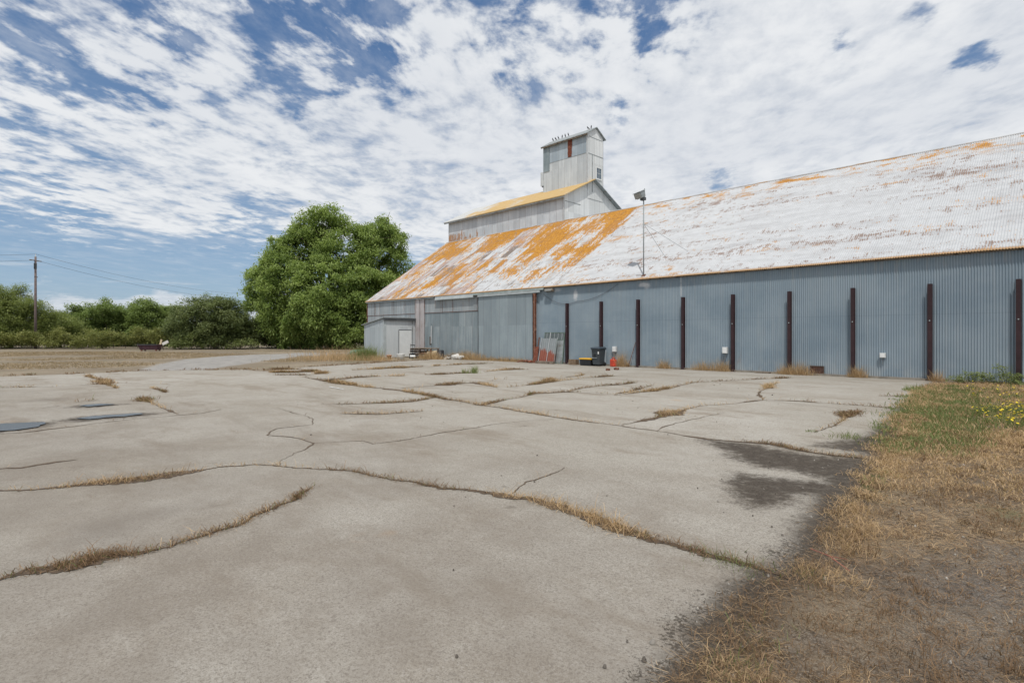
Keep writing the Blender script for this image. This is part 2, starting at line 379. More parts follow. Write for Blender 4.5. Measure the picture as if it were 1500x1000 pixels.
right_edge = GP([(1352,566),(1345,576),(1332,592),(1324,606),(1302,632),(1287,658),(1272,680),(1258,705),(1232,738),(1205,776),(1185,802),(1168,822),(1160,842),(1118,846),(1098,856),(1066,893),(1030,924),(1048,950),(1002,978),(975,1003)])
slab += right_edge + [(-1.2,-24.2),(-1.0,-30),(-4,-60),(-70,-60)]
road = GP([(190,545.5),(232,533),(270,526),(340,520.5),(430,517.2),(520,515.6),(600,514.6)]) + GP([(600,517.2),(520,519),(440,522),(400,527),(330,537),(300,542.5)])
stain1 = GP([(1030,642),(1100,650),(1180,664),(1275,672),(1268,695),(1240,735),(1205,785),(1186,800),(1172,790),(1180,762),(1192,738),(1186,727),(1150,738),(1105,744),(1082,735),(1068,708),(1078,692),(1120,697),(1160,700),(1205,704),(1195,697),(1150,688),(1110,684),(1075,668),(1052,655)])
stain2 = GP([(1190,652),(1250,642),(1280,632),(1305,616),(1322,604),(1330,598),(1328,612),(1302,640),(1285,664),(1240,660)])
stain3 = GP([(1110,840),(1165,826),(1160,846),(1120,848)])
stain4 = GP([(1000,1003),(1012,982),(1052,955),(1034,928),(1066,896),(1098,858),(1118,843),(1162,842),(1140,900),(1090,960),(1050,1003)])
soft1 = GP([(100,800),(110,770),(180,755),(290,735),(300,742),(200,765),(180,790)])
soft2 = GP([(30,588),(60,583),(100,582),(95,587),(60,588)])
green = GP([(1345,572),(1400,566),(1440,580),(1450,610),(1445,640),(1405,660),(1320,668),(1300,650),(1322,618)])
green2 = GP([(1255,716),(1275,700),(1296,705),(1290,722),(1262,732)])
green3 = GP([(1440,742),(1500,748),(1600,760),(1600,775),(1500,765)])
gravel = GP([(1330,810),(1420,790),(1560,800),(1700,860),(1600,1003),(1420,1003),(1330,950),(1300,880)])
yflow = GP([(1425,607),(1500,598),(1560,600),(1560,640),(1490,628)])
puddles = [[(0,468),(150,458),(300,452),(430,453),(380,475),(300,500),(150,520),(0,535),(-160,535),(-200,490)],
           [(490,435),(700,405),(1000,383),(1200,370),(1330,375),(1200,395),(900,420),(700,440)],
           [(600,322),(700,305),(850,294),(1050,298),(900,312),(750,323)]]
puddles = [GP([(x*.1733,540+y*.1733) for x,y in p]) for p in puddles]

az = np.concatenate([np.arange(-56,52,.2), np.arange(52,304,4.0)])
r1 = [.35]
while r1[-1] < 70: r1.append(r1[-1]*1.01)
while r1[-1] < 3000: r1.append(r1[-1]*1.06)
r1 = np.array(r1); na, nr = len(az), len(r1)
A = np.radians(az)
fx, fy = -c_, s_; rx_, ry_ = s_, c_
dx = np.cos(A)*fx + np.sin(A)*rx_; dy = np.cos(A)*fy + np.sin(A)*ry_
GX = (r1[:,None]*dx[None,:]).ravel(); GY = (-D + r1[:,None]*dy[None,:]).ravel()
Q = np.stack([GX,GY],1)
cs = np.clip(sdf(slab,Q),-3,3); rs_ = np.clip(sdf(road,Q),-3,3)
sts = np.full(len(Q),-3.0)
for p in (stain1,stain2,stain3,stain4): sts = np.maximum(sts, np.clip(sdf(p,Q),-3,3))
for p in puddles: sts = np.maximum(sts, np.clip(sdf(p,Q)+.06,-3,3))
sof = np.maximum(np.clip(sdf(soft1,Q),-3,3), np.clip(sdf(soft2,Q),-3,3))
grn = np.maximum(np.maximum(np.clip(sdf(green,Q),-3,3), np.clip(sdf(green2,Q),-3,3)), np.clip(sdf(green3,Q),-3,3)); grv = np.clip(sdf(gravel,Q),-3,3)
def snoise(x,y,s,seed):
    g = np.random.default_rng(seed); o = np.zeros_like(x)
    for k in range(6):
        a = g.uniform(0,2*PI); f = s*g.uniform(.6,1.8); o += np.sin((x*math.cos(a)+y*math.sin(a))*f+g.uniform(0,6))
    return o/6
GZ = np.where(cs>0, .006*snoise(GX,GY,.5,1), -.012*np.clip(-cs/.3,0,1)*0 + np.clip(-cs,0,.4)/.4*(.03*snoise(GX,GY,1.3,2)+.018*snoise(GX,GY,5,3)+.012*snoise(GX,GY,12,4)))
GZ = np.where(np.hypot(GX,GY+D)>60, 0, GZ) - .004
V = np.stack([GX,GY,GZ],1); V = np.vstack([V,[[0,-D,0]]])
att = {}
for k,a in (('cs',cs),('rs',rs_),('st',sts),('sof',sof),('grn',grn),('grv',grv)): att[k] = np.append(a, 3.0 if k=='cs' else -3.0)
ii = np.arange(nr-1)[:,None]*na; jj = np.arange(na)[None,:]; jn = (jj+1)%na
quads = np.stack([ii+jj, ii+na+jj, ii+na+jn, ii+jn],-1).reshape(-1,4)[:, ::-1]
def mat_ground():
    m,n,b = newmat('yard_and_earth'); p = n.pos(); a = {k:n.attr(k) for k in att}
    n1 = n.noise(p,1.3,6,.65); n2 = n.noise(p,7.0,5,.65); n3 = n.noise(p,38.0,3,.6); n4 = n.noise(p,130.0,2,.6); nb = n.noise(p,.22,4,.6); nm = n.noise(p,.6,5,.7)
    j = n.add(n.mul(n.sub(n1,.5),.25), n.mul(n.sub(n2,.5),.30))
    PX_=n.sep(p)
    # concrete
    con = n.mix(n.ss(nb,.35,.65), (.335,.311,.268), (.405,.383,.342))
    con = n.mix(n.mul(n.ss(nm,.42,.66),.55), con, (.265,.226,.175))
    con = n.mix(n.mul(n.ss(n2,.42,.72),.35), con, (.445,.42,.37))
    con = n.mix(n.mul(n.ss(n3,.52,.75),.40), con, (.205,.18,.155))
    con = n.mix(n.mul(n.ss(n4,.54,.68),.6), con, (.50,.485,.45))
    con = n.mix(n.mul(n.ss(n4,.46,.33),.75), con, (.13,.115,.10))
    n5=n.noise(p,52.0,4,.75); con=n.mix(n.mul(n.ss(n5,.52,.64),.42),con,(.47,.45,.41)); con=n.mix(n.mul(n.ss(n5,.47,.37),.50),con,(.15,.13,.112))
    vo = n.voro(p,85.0,out='Color'); vr = n.sep(vo)[0]
    con = n.mix(n.mul(n.ss(vr,.90,.94),.4), con, (.50,.48,.45)); con = n.mix(n.mul(n.ss(vr,.12,.07),.5), con, (.15,.135,.12))
    sl_=n.voro(n.vm('ADD',p,n.xyz(n.mul(nm,1.5),n.mul(nb,1.5))),.17,out='Color'); con=n.mix(n.mul(n.sep(sl_)[0],.22),con,(.25,.222,.18))
    pt_=n.ss(n.noise(n.xyz(n.mul(PX_[0],.30),n.mul(PX_[1],.75),4.0),1.0,7,.72),.50,.66); con=n.mix(n.mul(pt_,.58),con,(.205,.168,.128))
    ty_=n.noise(n.xyz(n.add(n.mul(PX_[0],.12),n.mul(PX_[1],.9)),n.sub(n.mul(PX_[1],.10),n.mul(PX_[0],.07)),2.0),1.0,5,.65); con=n.mix(n.mul(n.ss(ty_,.56,.70),.30),con,(.19,.165,.135))
    oil=n.ss(n.noise(p,1.9,4,.6),.69,.75); con=n.mix(n.mul(oil,.5),con,(.10,.085,.07))
    rust = n.ss(n.noise(p,.45,5,.65),.66,.74); con = n.mix(n.mul(rust,.35), con, (.42,.27,.15))
    blot = n.ss(n.noise(p,.95,6,.75),.62,.70); con = n.mix(n.mul(blot,.45), con, (.16,.135,.11))
    PXY=n.sep(p); sd_=n.add(n.add(n.mul(PXY[1],-1.0),n.mul(PXY[0],.25)),n.mul(n.sub(nm,.5),9.0)); con=n.mix(n.mul(n.mul(n.ss(sd_,13.0,26.0),n.ss(n.noise(p,.8,6,.7),.30,.62,.45,1.0)),.68),con,(.17,.145,.12))  # near end of the yard darkened: vignette and brown staining put into the colour
    sf = n.ss(n.add(a['sof'],n.mul(j,1.0)),-.25,.25); con = n.mix(n.mul(sf,.40), con, (.16,.14,.12))
    # bare soil
    soil = n.mix(n.ss(n2,.35,.65), (.058,.044,.033), (.135,.105,.078))
    soil = n.mix(n.mul(n.ss(n3,.5,.66),.6), soil, (.21,.18,.145)); soil = n.mix(n.mul(n.ss(n4,.56,.68),.6), soil, (.34,.30,.25))
    dsoil = n.mix(n.ss(n3,.35,.7), (.042,.034,.027), (.085,.07,.056)); dsoil = n.mix(n.mul(n.ss(n4,.62,.72),.45), dsoil, (.22,.19,.16))
    # dry ground with thatch
    X,Y,Z = n.sep(p)
    th = n.noise(n.xyz(n.add(n.mul(X,14.0),n.mul(Y,9.0)), n.sub(n.mul(Y,60.0),n.mul(X,30.0))),1.0,4,.6,.8)
    dry = n.mix(n.ss(n1,.38,.62), soil, n.mix(n.ss(n4,.35,.65),n.mix(.5,soil,(.075,.058,.04)),(.26,.205,.14)))
    dry = n.mix(n.mul(n.ss(n.noise(p,.35,5,.65),.50,.62),.22), dry, (.25,.195,.13))
    gm = n.ss(n.add(a['grn'],n.mul(j,4.0)),-.2,.35); dry = n.mix(n.mul(gm,.5), dry, n.mix(n2,(.06,.075,.025),(.16,.17,.07)))
    vg = n.voro(p,55.0); gvc = n.mix(n.ss(vg,.2,.7),(.165,.155,.143),(.10,.09,.082)); gvc = n.mix(n.mul(n.ss(n4,.56,.66),.8), gvc, (.40,.385,.37))
    dry = n.mix(n.mul(n.ss(n.add(a['grv'],n.mul(j,2.5)),-.3,.4),.45), dry, gvc)
    # far fields lose detail
    far = n.m('LENGTH' if False else 'SQRT', n.add(n.mul(X,X), n.mul(n.add(Y,D),n.add(Y,D))))
    fld = n.mix(n.ss(n.noise(n.xyz(n.mul(X,.20),n.mul(Y,.20)),1.0,5,.65),.40,.62), (.20,.165,.12), (.275,.23,.17))
    fld = n.mix(n.mul(n.ss(n.noise(p,.35,5,.7),.54,.66),.55), fld, (.135,.135,.075))
    fld = n.mix(n.mul(n.ss(n2,.4,.65),.35), fld, (.15,.12,.09))
    ground = n.mix(n.ss(far,14.0,24.0), dry, fld)
    rdc = n.mix(n.ss(n1,.35,.65),(.25,.24,.225),(.33,.315,.295)); rdc = n.mix(n.mul(n.ss(n3,.5,.7),.4), rdc,(.20,.185,.17))
    ground = n.mix(n.ss(n.add(a['rs'],n.mul(j,2.2)),-.25,.35), ground, rdc)
    stm = n.ss(n.add(a['st'],n.add(n.mul(j,2.2),n.add(n.mul(n.sub(n3,.5),.55),n.mul(n.sub(n4,.5),.5)))),-.18,.20)
    yard = n.mix(n.mul(stm,n.ss(n2,.25,.55,.78,.97)), con, dsoil)
    east=n.mul(n.ss(PX_[1],-4.0,-7.0),n.ss(PX_[0],-14.0,-9.0)); er_=n.ss(n.add(a['cs'],n.add(n.mul(j,2.2),n.add(n.mul(n.sub(n3,.5),.8),n.mul(n.sub(n4,.5),.5)))),.20,.0); yard=n.mix(n.mul(n.mul(east,er_),.85),yard,dsoil)
    rim = n.mul(n.ss(n.add(a['cs'],n.mul(j,.6)),.30,.02),.55); yard = n.mix(n.mul(rim,n.ss(n2,.40,.6)), yard, dsoil)
    cm = n.ss(n.add(a['cs'],n.add(n.mul(j,.9),n.mul(n.sub(n3,.5),.10))),-.012,.016)
    ground = n.mix(n.mul(stm,.85), ground, dsoil)
    eg_ = n.mul(n.ss(n.add(a['cs'],n.mul(j,1.2)),-.28,-.02), n.ss(far,16.0,12.0)); ground = n.mix(n.mul(eg_,.7), ground, dsoil)
    col = n.mix(cm, ground, yard)
    n.put(b.inputs['Base Color'],col); b.inputs['Roughness'].default_value=.9; b.inputs['Specular IOR Level'].default_value=.15
    hgt = n.add(n.mul(n3,n.ss(cm,0.0,1.0,1.0,.35)), n.add(n.mul(n4,.35), n.mul(cm,.9)))
    n.put(b.inputs['Normal'], n.bump(hgt,.55,.012))
    return m
MAT['ground'] = mat_ground()
fc = cs[quads].mean(1); fr_ = rs_[quads].mean(1)
sel_c = fc > 0; sel_r = (~sel_c) & (fr_ > 0); sel_g = ~(sel_c|sel_r)
def sub(name, sel, extra=None):
    q = quads[sel]; fl = q.ravel(); tot = np.full(len(q),4)
    if extra is not None: fl = np.concatenate([fl,extra.ravel()]); tot = np.concatenate([tot,np.full(len(extra),3)])
    used = np.unique(fl); mp = np.zeros(len(V),np.int64); mp[used] = np.arange(len(used))
    return npmesh(name, V[used], mp[fl], tot, MAT['ground'], {k:a[used] for k,a in att.items()}, smooth=True)
ctr = np.stack([np.full(na,len(V)-1), (np.arange(na)+1)%na, np.arange(na)],1)[:, ::-1]
tag(sub('concrete_yard',sel_c,ctr),'cracked pale concrete yard in front of the long metal building','yard',kind='structure')
tag(sub('ground',sel_g),'dry brown earth with thatch and gravel around the concrete yard','ground',kind='structure')
tag(sub('gravel_road',sel_r),'grey gravel track curving behind the concrete yard toward the big tree','road',kind='structure')

# puddles
def flat_poly(name, poly, z, mat, jag=.0, seg=.05, seed=1):
    g = random.Random(seed); pts=[]
    for i in range(len(poly)):
        a=Vector(poly[i]); bb=Vector(poly[(i+1)%len(poly)]); k=max(1,int((bb-a).length/seg))
        for t in range(k):
            p=a.lerp(bb,t/k); pts.append((p.x+g.uniform(-jag,jag),p.y+g.uniform(-jag,jag),z))
    return MB().add(pts,[tuple(range(len(pts)))]).build(name,mat)
m,n,b = newmat('puddle_water'); b.inputs['Base Color'].default_value=(.085,.083,.08,1); b.inputs['Roughness'].default_value=.2; b.inputs['Specular IOR Level'].default_value=.10
n.put(b.inputs['Normal'], n.bump(n.noise(n.pos(),6.0,3),.06,.01)); MAT['water']=m
def shrink(p,k):
    cx=sum(q[0] for q in p)/len(p); cy=sum(q[1] for q in p)/len(p); return [(cx+(x-cx)*k,cy+(y-cy)*k) for x,y in p]
for p,l,k in zip(puddles,('shallow puddle at the left edge of the concrete yard','long thin puddle stretching across the left of the yard','small puddle farthest away on the left of the yard'),(.93,.72,.75)):
    tag(flat_poly('puddle',shrink(p,k),.012,MAT['water'],.05,.14),l,'puddle','puddles on the concrete',kind='structure')
MAT['paint'] = simple('worn_white_paint',(.62,.62,.60),.8,.2,20)
wp = GP([(482,566.0),(503,570.0),(505,570.9),(482,567.0)])
tag(flat_poly('painted_mark',wp,.012,MAT['paint'],.02,.1),'short worn white paint line on the concrete by the long joint','road marking',kind='structure')

# cracks --------------------------------------------------------------
CRW={0:{592:.10,640:.08,688:.05,768:.035,896:.03,960:.03,1010:.04,1076:.06,1129:.10,1182:.10,1234:.10,1274:.12,440:.1,480:.1,528:.1},1:{-60:.04,0:.04,48:.02,115:.025,115:.04,192:.11,269:.14,326:.03,365:.012,398:.02,446:.035,509:.02,542:.02,600:.014,646:.03,704:.03,736:.05,768:.05,816:.06,864:.07,900:.085,970:.085,1030:.08,1070:.11,1111:.13,1160:.12},2:{-60:.10,0:.10,58:.11,110:.10,144:.10,202:.05,240:.02,288:.018,336:.02,374:.014,408:.022,446:.03,468:.01},26:{909:.07,944:.11,988:.09,1023:.05,1085:.03,1116:.05,1164:.05,1226:.03,1278:.05,1331:.05}}
CR = [  # (points, half width m, grass density 0..3, kind)
 ([(440,551),(480,558),(528,566),(592,572),(640,582),(688,590),(714,594),(768,603),(826,612),(896,622),(960,631),(1010,639),(1076,646),(1129,650),(1182,661),(1234,668),(1274,672)],.045,1.1),
 ([(-60,718),(0,717),(48,717),(115,711),(192,702),(269,693),(326,684),(365,682),(398,682),(446,686),(509,689),(542,694),(600,706),(646,715),(704,721),(736,726),(768,731),(816,745),(864,758),(900,771),(970,790),(1030,810),(1070,820),(1111,833),(1160,850)],.022,2.0),
 ([(-60,868),(0,851),(58,834),(110,827),(144,813),(202,808),(240,801),(288,786),(336,771),(374,755),(408,743),(446,726),(468,712)],.018,2.0),
 ([(0,636),(35,633.6),(69,629),(104,625),(139,620),(165,617),(208,612),(243,609),(298,605),(326,599)],.016,.10),
 ([(-40,569),(0,568),(43,567),(87,566),(113,564),(147,562),(166,561),(225,562.5)],.04,.2),
 ([(124,549),(135,553.5),(151,559),(161,565),(170,569)],.10,.9),
 ([(204.5,583),(218,589),(239,595),(246,601),(258,606)],.05,1.0),
 ([(225,568),(243,575)],.05,1.2),([(236,562),(252,563)],.05,1.0),
 ([(408,597),(434,606),(458,614),(456,621),(408,627),(394,637),(413,639),(434,642),(458,649),(451,657),(432,664),(418,674),(415,681)],.011,.03),
 ([(458,649),(528,646),(544,651),(608,640),(672,630),(720,622),(768,617),(800,614),(813,612)],.009,.15),
 ([(826,684),(800,699),(774,706),(762,715),(752,724)],.009,.3),
 ([(480,554),(493,555),(544,551.6),(595,550)],.10,1.3),([(579,569),(640,564),(704,559.6),(720,558)],.12,1.3),([(688,559.6),(730,567.6)],.10,1.4),
 ([(707,594),(736,587),(762,582),(778,576.6),(826,574),(848,574.6)],.08,1.0),([(518,542),(576,539),(621,537)],.16,.8),([(624,549),(691,546)],.16,1.1),
 ([(634,536),(672,534),(723,532)],.14,.7),([(710,544.6),(746,541),(778,541)],.12,.5),([(725,556),(765,556)],.14,1.2),([(742,567),(765,565)],.07,1.2),([(781,563),(810,556)],.10,1.4),
 ([(822,553),(854,549)],.06,1.0),([(899,579),(941,574),(960,572),(997,564.5),(1020,560)],.06,.9),([(900,578),(957,564)],.04,.3),
 ([(909,622),(944,615),(988,604),(1023,595),(1085,590),(1116,586),(1164,587),(1226,591),(1278,595),(1331,600)],.035,1.0),
 ([(1111,573),(1120,584)],.06,2.0),([(1195,633),(1226,622),(1239,606),(1261,602)],.07,1.6),([(1287,580),(1340,579)],.03,.4),
 ([(-20,690),(0,687),(31,685),(78,677),(113,672.6)],.02,.05),
 ([(826,574),(870,566),(935,560)],.05,.9),([(640,582),(600,588),(560,590),(470,592)],.03,.9),([(620,602),(560,606),(500,605)],.03,.7),([(848,574.6),(905,578)],.05,.8),([(765,565),(800,560),(860,553),(920,549)],.05,.8),([(1020,560),(1100,556),(1160,553)],.04,.7),([(1116,586),(1112,573),(1140,560)],.05,1.0),([(960,631),(1000,618),(1060,604)],.012,.1),
 ([(395,545),(430,545.5),(470,543)],.25,1.3),([(400,549),(450,549),(480,546)],.20,1.3),([(385,540.5),(440,541)],.2,1.0),([(450,554),(500,556)],.15,1.5),([(60,597),(85,594)],.04,1.0),([(115,588),(145,586)],.06,1.2),
]
MAT['crack'] = simple('crack_soil',(.105,.076,.053),.95,.5,14)
mbc = MB(); crack_pts = []      # (x,y,tangent,width,density,r)
gr = random.Random(5)
for ci_,(pts,hw,den) in enumerate(CR):
    w = [Vector(G(*p)) for p in pts]; wv_=[CRW[ci_].get(p[0],hw) for p in pts] if ci_ in CRW else [hw]*len(pts)
    # resample with wander
    L = [0]
    for i in range(1,len(w)): L.append(L[-1]+(w[i]-w[i-1]).length)
    rm_=sum(math.hypot(p.x,p.y+D) for p in w)/len(w); rmin=min(math.hypot(p.x,p.y+D) for p in w); k = max(4,min(900,int(L[-1]/min(.12,max(.022,.006*rmin))))); samp=[]; ph=[gr.uniform(0,6) for _ in range(4)]
    off = 0.0; wo_ = 0.0
    for i in range(k+1):
        d = L[-1]*i/k; q = 0
        while q < len(L)-2 and L[q+1] < d: q += 1
        t = (d-L[q])/max(1e-6,L[q+1]-L[q]); p = w[q].lerp(w[q+1],t); tg=(w[q+1]-w[q]).normalized(); nn=Vector((-tg.y,tg.x)); hw=wv_[q]*(1-t)+wv_[q+1]*t
        off = off*.9 + gr.uniform(-.016,.016)
        o = off+.03*math.sin(d*1.7+ph[0])+.015*math.sin(d*4.1+ph[1])
        end = min(1,min(i,k-i)/max(4.0,k*.16)+.10); cl_=max(.22,min(1.7,.62+.9*math.sin(d*1.55+ph[1])+.6*math.sin(d*3.9+ph[2]))) if rmin>10.5 and hw>.03 else 1.0
        wo_=wo_*.8+gr.uniform(-.25,.25)+(.5*math.sin(d*2.3+ph[0]) if rmin>11 else 0)*.3; wl = hw*end*max(.25,(1+.45*math.sin(d*1.1+ph[2])+.25*math.sin(d*5.3+ph[3])+wo_))
        samp.append((p+nn*o, nn, wl)); wl=max(.004 if hw<.013 else (.007 if rmin<10.5 else .011),wl*cl_); samp[-1]=(samp[-1][0],nn,wl); crack_pts.append((p.x+nn.x*o,p.y+nn.y*o,tg.x,tg.y,wl,den,math.hypot(p.x,p.y+D)))
    vs=[];fs=[]
    for (p,nn,wl) in samp:
        a=wl*gr.uniform(.75,1.15); bb=wl*gr.uniform(.75,1.15); zc_=float(.006*snoise(np.array([p.x]),np.array([p.y]),.5,1)[0])-.004+.0045
        vs += [(p.x+nn.x*a,p.y+nn.y*a,zc_),(p.x-nn.x*bb,p.y-nn.y*bb,zc_)]
    for i in range(len(samp)-1): fs.append((2*i,2*i+1,2*i+3,2*i+2))
    mbc.add(vs,fs)
tag(mbc.build('crack_soil',MAT['crack']),'dark soil filling the joints and cracks of the concrete','soil',kind='stuff')

# ------------------------------------------------------------------ blades of grass
def blades(name, B, Lh, Wd, mat, az_=None, p1=(55,88), p2=(20,75), tint=None, parent=None):
    B = np.asarray(B,float); n = len(B); Lh = np.asarray(Lh); Wd = np.asarray(Wd)
    a = RNG.uniform(0,2*PI,n) if az_ is None else az_
    e1 = np.radians(RNG.uniform(p1[0],p1[1],n)); e2 = np.radians(RNG.uniform(p2[0],p2[1],n))
    d1 = np.stack([np.cos(a)*np.cos(e1),np.sin(a)*np.cos(e1),np.sin(e1)],1)
    a2 = a+RNG.normal(0,.3,n)
    d2 = np.stack([np.cos(a2)*np.cos(e2),np.sin(a2)*np.cos(e2),np.sin(e2)],1)
    sd = RNG.uniform(0,PI,n); sv = np.stack([np.cos(sd),np.sin(sd),np.zeros(n)],1)*(Wd/2)[:,None]
    mid = B+d1*(Lh*.5)[:,None]; tip = mid+d2*(Lh*.5)[:,None]
    V = np.stack([B-sv,B+sv,mid-sv*.75,mid+sv*.75,tip],1).reshape(-1,3)
    o = np.arange(n)[:,None]*5
    f = (o+np.array([[0,1,3,2,2,3,4]])).ravel(); tot = np.tile([4,3],n)
    t = RNG.uniform(0,1,n) if tint is None else tint
    return npmesh(name,V,f,tot,mat,{'tint':np.repeat(t,5)},parent)
cp = np.array(crack_pts); dd_=np.hypot(np.diff(cp[:,0],append=cp[-1,0]),np.diff(cp[:,1],append=cp[-1,1])); STEP=np.where(dd_>.2,.03,dd_)
def crack_grass(name, mat, mul, h, w, keep, lab, cat, lying):
    wt = cp[:,5]*np.where(cp[:,5]>1.9,.04+cp[:,4]*10,.06+cp[:,4]*17)*np.clip(7/cp[:,6],.5,2.0)
    pat = snoise(cp[:,0],cp[:,1],1.1,21+len(name))+.6*snoise(cp[:,0],cp[:,1],2.6,4+len(name))
    wt = wt*np.where(cp[:,5]>1.9,np.clip(.60+pat*2.6,.04,1.7),np.clip((pat+.14)*3.2,0.03,1.7))
    cnt = RNG.poisson(wt*mul*STEP[:len(cp)]/.05); idx = np.repeat(np.arange(len(cp)),cnt); n=len(idx)
    sp = np.maximum(.02,cp[idx,4]*.8)*np.clip(.6+pat[idx],.5,1.6)
    B = np.stack([cp[idx,0]+RNG.normal(0,.03,n)+(-cp[idx,3])*RNG.normal(0,1,n)*sp, cp[idx,1]+RNG.normal(0,.03,n)+cp[idx,2]*RNG.normal(0,1,n)*sp, np.full(n,.006)],1)
    far = np.clip(cp[idx,6]/8,1,3)
    o = blades(name,B,RNG.uniform(h[0],h[1],n)*np.where(RNG.uniform(0,1,n)<.04,2.0,1)*np.clip(cp[idx,6]/11,1,1.7),RNG.uniform(w[0],w[1],n)*far,mat,p1=lying[0],p2=lying[1])
    tag(o,lab,cat,kind='stuff')
crack_grass('crack_straw',MAT['straw'],11,(.05,.15),(.003,.006),1,'dry straw coloured grass growing along the concrete cracks','grass',((-5,75),(-40,45)))
crack_grass('crack_brown_grass',MAT['brown_grass'],19,(.03,.11),(.003,.007),1,'withered brown weeds packed in the concrete joints','grass',((-5,70),(-40,40)))
crack_grass('crack_green_grass',MAT['green_grass'],1.2,(.03,.09),(.003,.006),1,'sparse green grass among the dry crack weeds','grass',((20,80),(0,60)))

def scatter(poly, n, jitter=0.0, pw=1.2, pad=.0):
    poly=np.asarray(poly); lo=poly.min(0); hi=poly.max(0); out=[]; got=0
    while got < n:
        q=RNG.uniform(lo,hi,(n*6,2)); q=q[sdf(poly,q)>RNG.normal(0,jitter+1e-6,len(q))]
        r=np.hypot(q[:,0],q[:,1]+D); q=q[RNG.uniform(0,1,len(q)) < np.clip((2.5/r)**pw,0,1)]
        out.append(q); got+=len(q)
    return np.vstack(out)[:n]
field = right_edge[::-1]
field = GP([(975,1003)]) + [(-.6,-24.6)] if False else None
edge_poly = right_edge + [(-.9,-24.0),(1.8,-24.6),(6.0,-20),(9.0,-10),(10,-.4),(W(1370),-.4)]
near = scatter(edge_poly, 330000, .06, 1.5)
pt = snoise(near[:,0],near[:,1],2.2,31)+.7*snoise(near[:,0],near[:,1],5.0,32)
gvd = sdf(gravel,near); grd = np.maximum(sdf(green,near),sdf(green2,near))
ed = np.full(len(near),9.0); RE=np.asarray(right_edge)
for i in range(len(RE)-1):
    a=RE[i];e=RE[i+1]-a;t=np.clip(((near-a)@e)/(e@e),0,1);ed=np.minimum(ed,np.hypot(*(near-a-np.outer(t,e)).T))
keep = RNG.uniform(0,1,len(near)) < np.clip(.30+.8*pt,0.02,1)*np.where(gvd>.1,.22,1)*np.where(ed<.22,.45,1)
q = near[keep][:120000]; n=len(q); rr=np.hypot(q[:,0],q[:,1]+D)
tag(blades('ground_straw',np.column_stack([q,np.full(n,.012)]),RNG.uniform(.03,.13,n)*(1+.05*rr),RNG.uniform(.0015,.0034,n)*np.clip(rr/4,.9,3),MAT['straw'],
    az_=RNG.normal(.6,.9,n)+PI*RNG.integers(0,2,n),p1=(-3,18),p2=(-20,10),tint=np.clip(RNG.normal(.55,.28,n),0,1)),'dry straw lying matted over the earth beside the slab','dry grass',kind='stuff')
q = near[~keep][:90000]; n=len(q); rr=np.hypot(q[:,0],q[:,1]+D)
tag(blades('ground_litter',np.column_stack([q,np.full(n,.010)]),RNG.uniform(.03,.10,n),RNG.uniform(.002,.006,n)*np.clip(rr/4,.9,3),MAT['brown_grass'],p1=(-2,40),p2=(-25,30)),'brown plant litter scattered on the bare earth','dry grass',kind='stuff')
# low brown clumps
def clumps(name, cen, per, rad, h, w, mat, lab, p1=(30,88), p2=(0,70), hv=True):
    n=len(cen)*per; ci=np.repeat(np.arange(len(cen)),per); sc=RNG.uniform(.5,1.5,len(cen))[ci]
    B=np.column_stack([cen[ci]+RNG.normal(0,1,(n,2))*(rad*sc)[:,None],np.full(n,.006)])
    rr=np.hypot(B[:,0],B[:,1]+D)
    t=np.clip(RNG.uniform(0,1,len(cen))[ci]*.6+RNG.uniform(0,.4,n),0,1)
    tag(blades(name,B,RNG.uniform(h[0],h[1],n)*sc,RNG.uniform(w[0],w[1],n)*np.clip(rr/5,.9,3),mat,p1=p1,p2=p2,tint=t),lab,'grass',kind='stuff')
clumps('brown_weeds',scatter(edge_poly,1300,0,1.2),60,.055,(.02,.085),(.002,.005),MAT['brown_grass'],'low brown withered weeds dotted over the earth at right')
ec=[]
for i in range(len(right_edge)-1):
    a=Vector(right_edge[i]);bb=Vector(right_edge[i+1]); k=max(1,int((bb-a).length*9))
    for t in range(k):
        p=a.lerp(bb,(t+random.random())/k); r=math.hypot(p.x,p.y+D)
        pr = .75 if i<12 else .16
        if random.random()<pr: ec.append((p.x+random.gauss(.10,.10)+.05,p.y+random.gauss(-.04,.10)))
clumps('edge_straw',np.array(ec),120,.085,(.04,.15),(.002,.0045),MAT['straw'],'straw coloured grass fringe along the broken edge of the slab',p1=(0,72),p2=(-35,30))
clumps('edge_green_grass',np.array(random.sample(ec,12)+GP([(1085,828),(1060,822),(1050,817),(1100,838),(1275,708),(1268,716),(1284,700),(1115,930),(1090,975),(1175,845)])),45,.08,(.03,.11),(.002,.0045),MAT['green_grass'],'small green sprouts along the slab edge',p1=(30,88),p2=(0,70))
gq=scatter(green,520,.35,.6)
clumps('green_grass',gq,26,.10,(.04,.14),(.003,.006),MAT['green_grass'],'patch of green grass at the corner of the slab by the wall',p1=(35,85),p2=(0,65))
gq=scatter(GP([(1355,566),(1500,552),(1650,560),(1700,640),(1450,660),(1320,655),(1335,590)]),1300,.15,.5)
clumps('dry_meadow_grass',gq,30,.10,(.04,.13),(.003,.006),MAT['straw'],'dry grass mixed through the weedy corner at right',p1=(20,85),p2=(-10,65))
gq=scatter(GP([(1300,660),(1500,640),(1700,660),(1700,760),(1400,720),(1262,730)]),500,.15,.5)
clumps('dry_turf',gq,34,.10,(.02,.08),(.003,.006),MAT['straw'],'short dry turf between the green patch and the bare earth',p1=(10,80),p2=(-20,50))
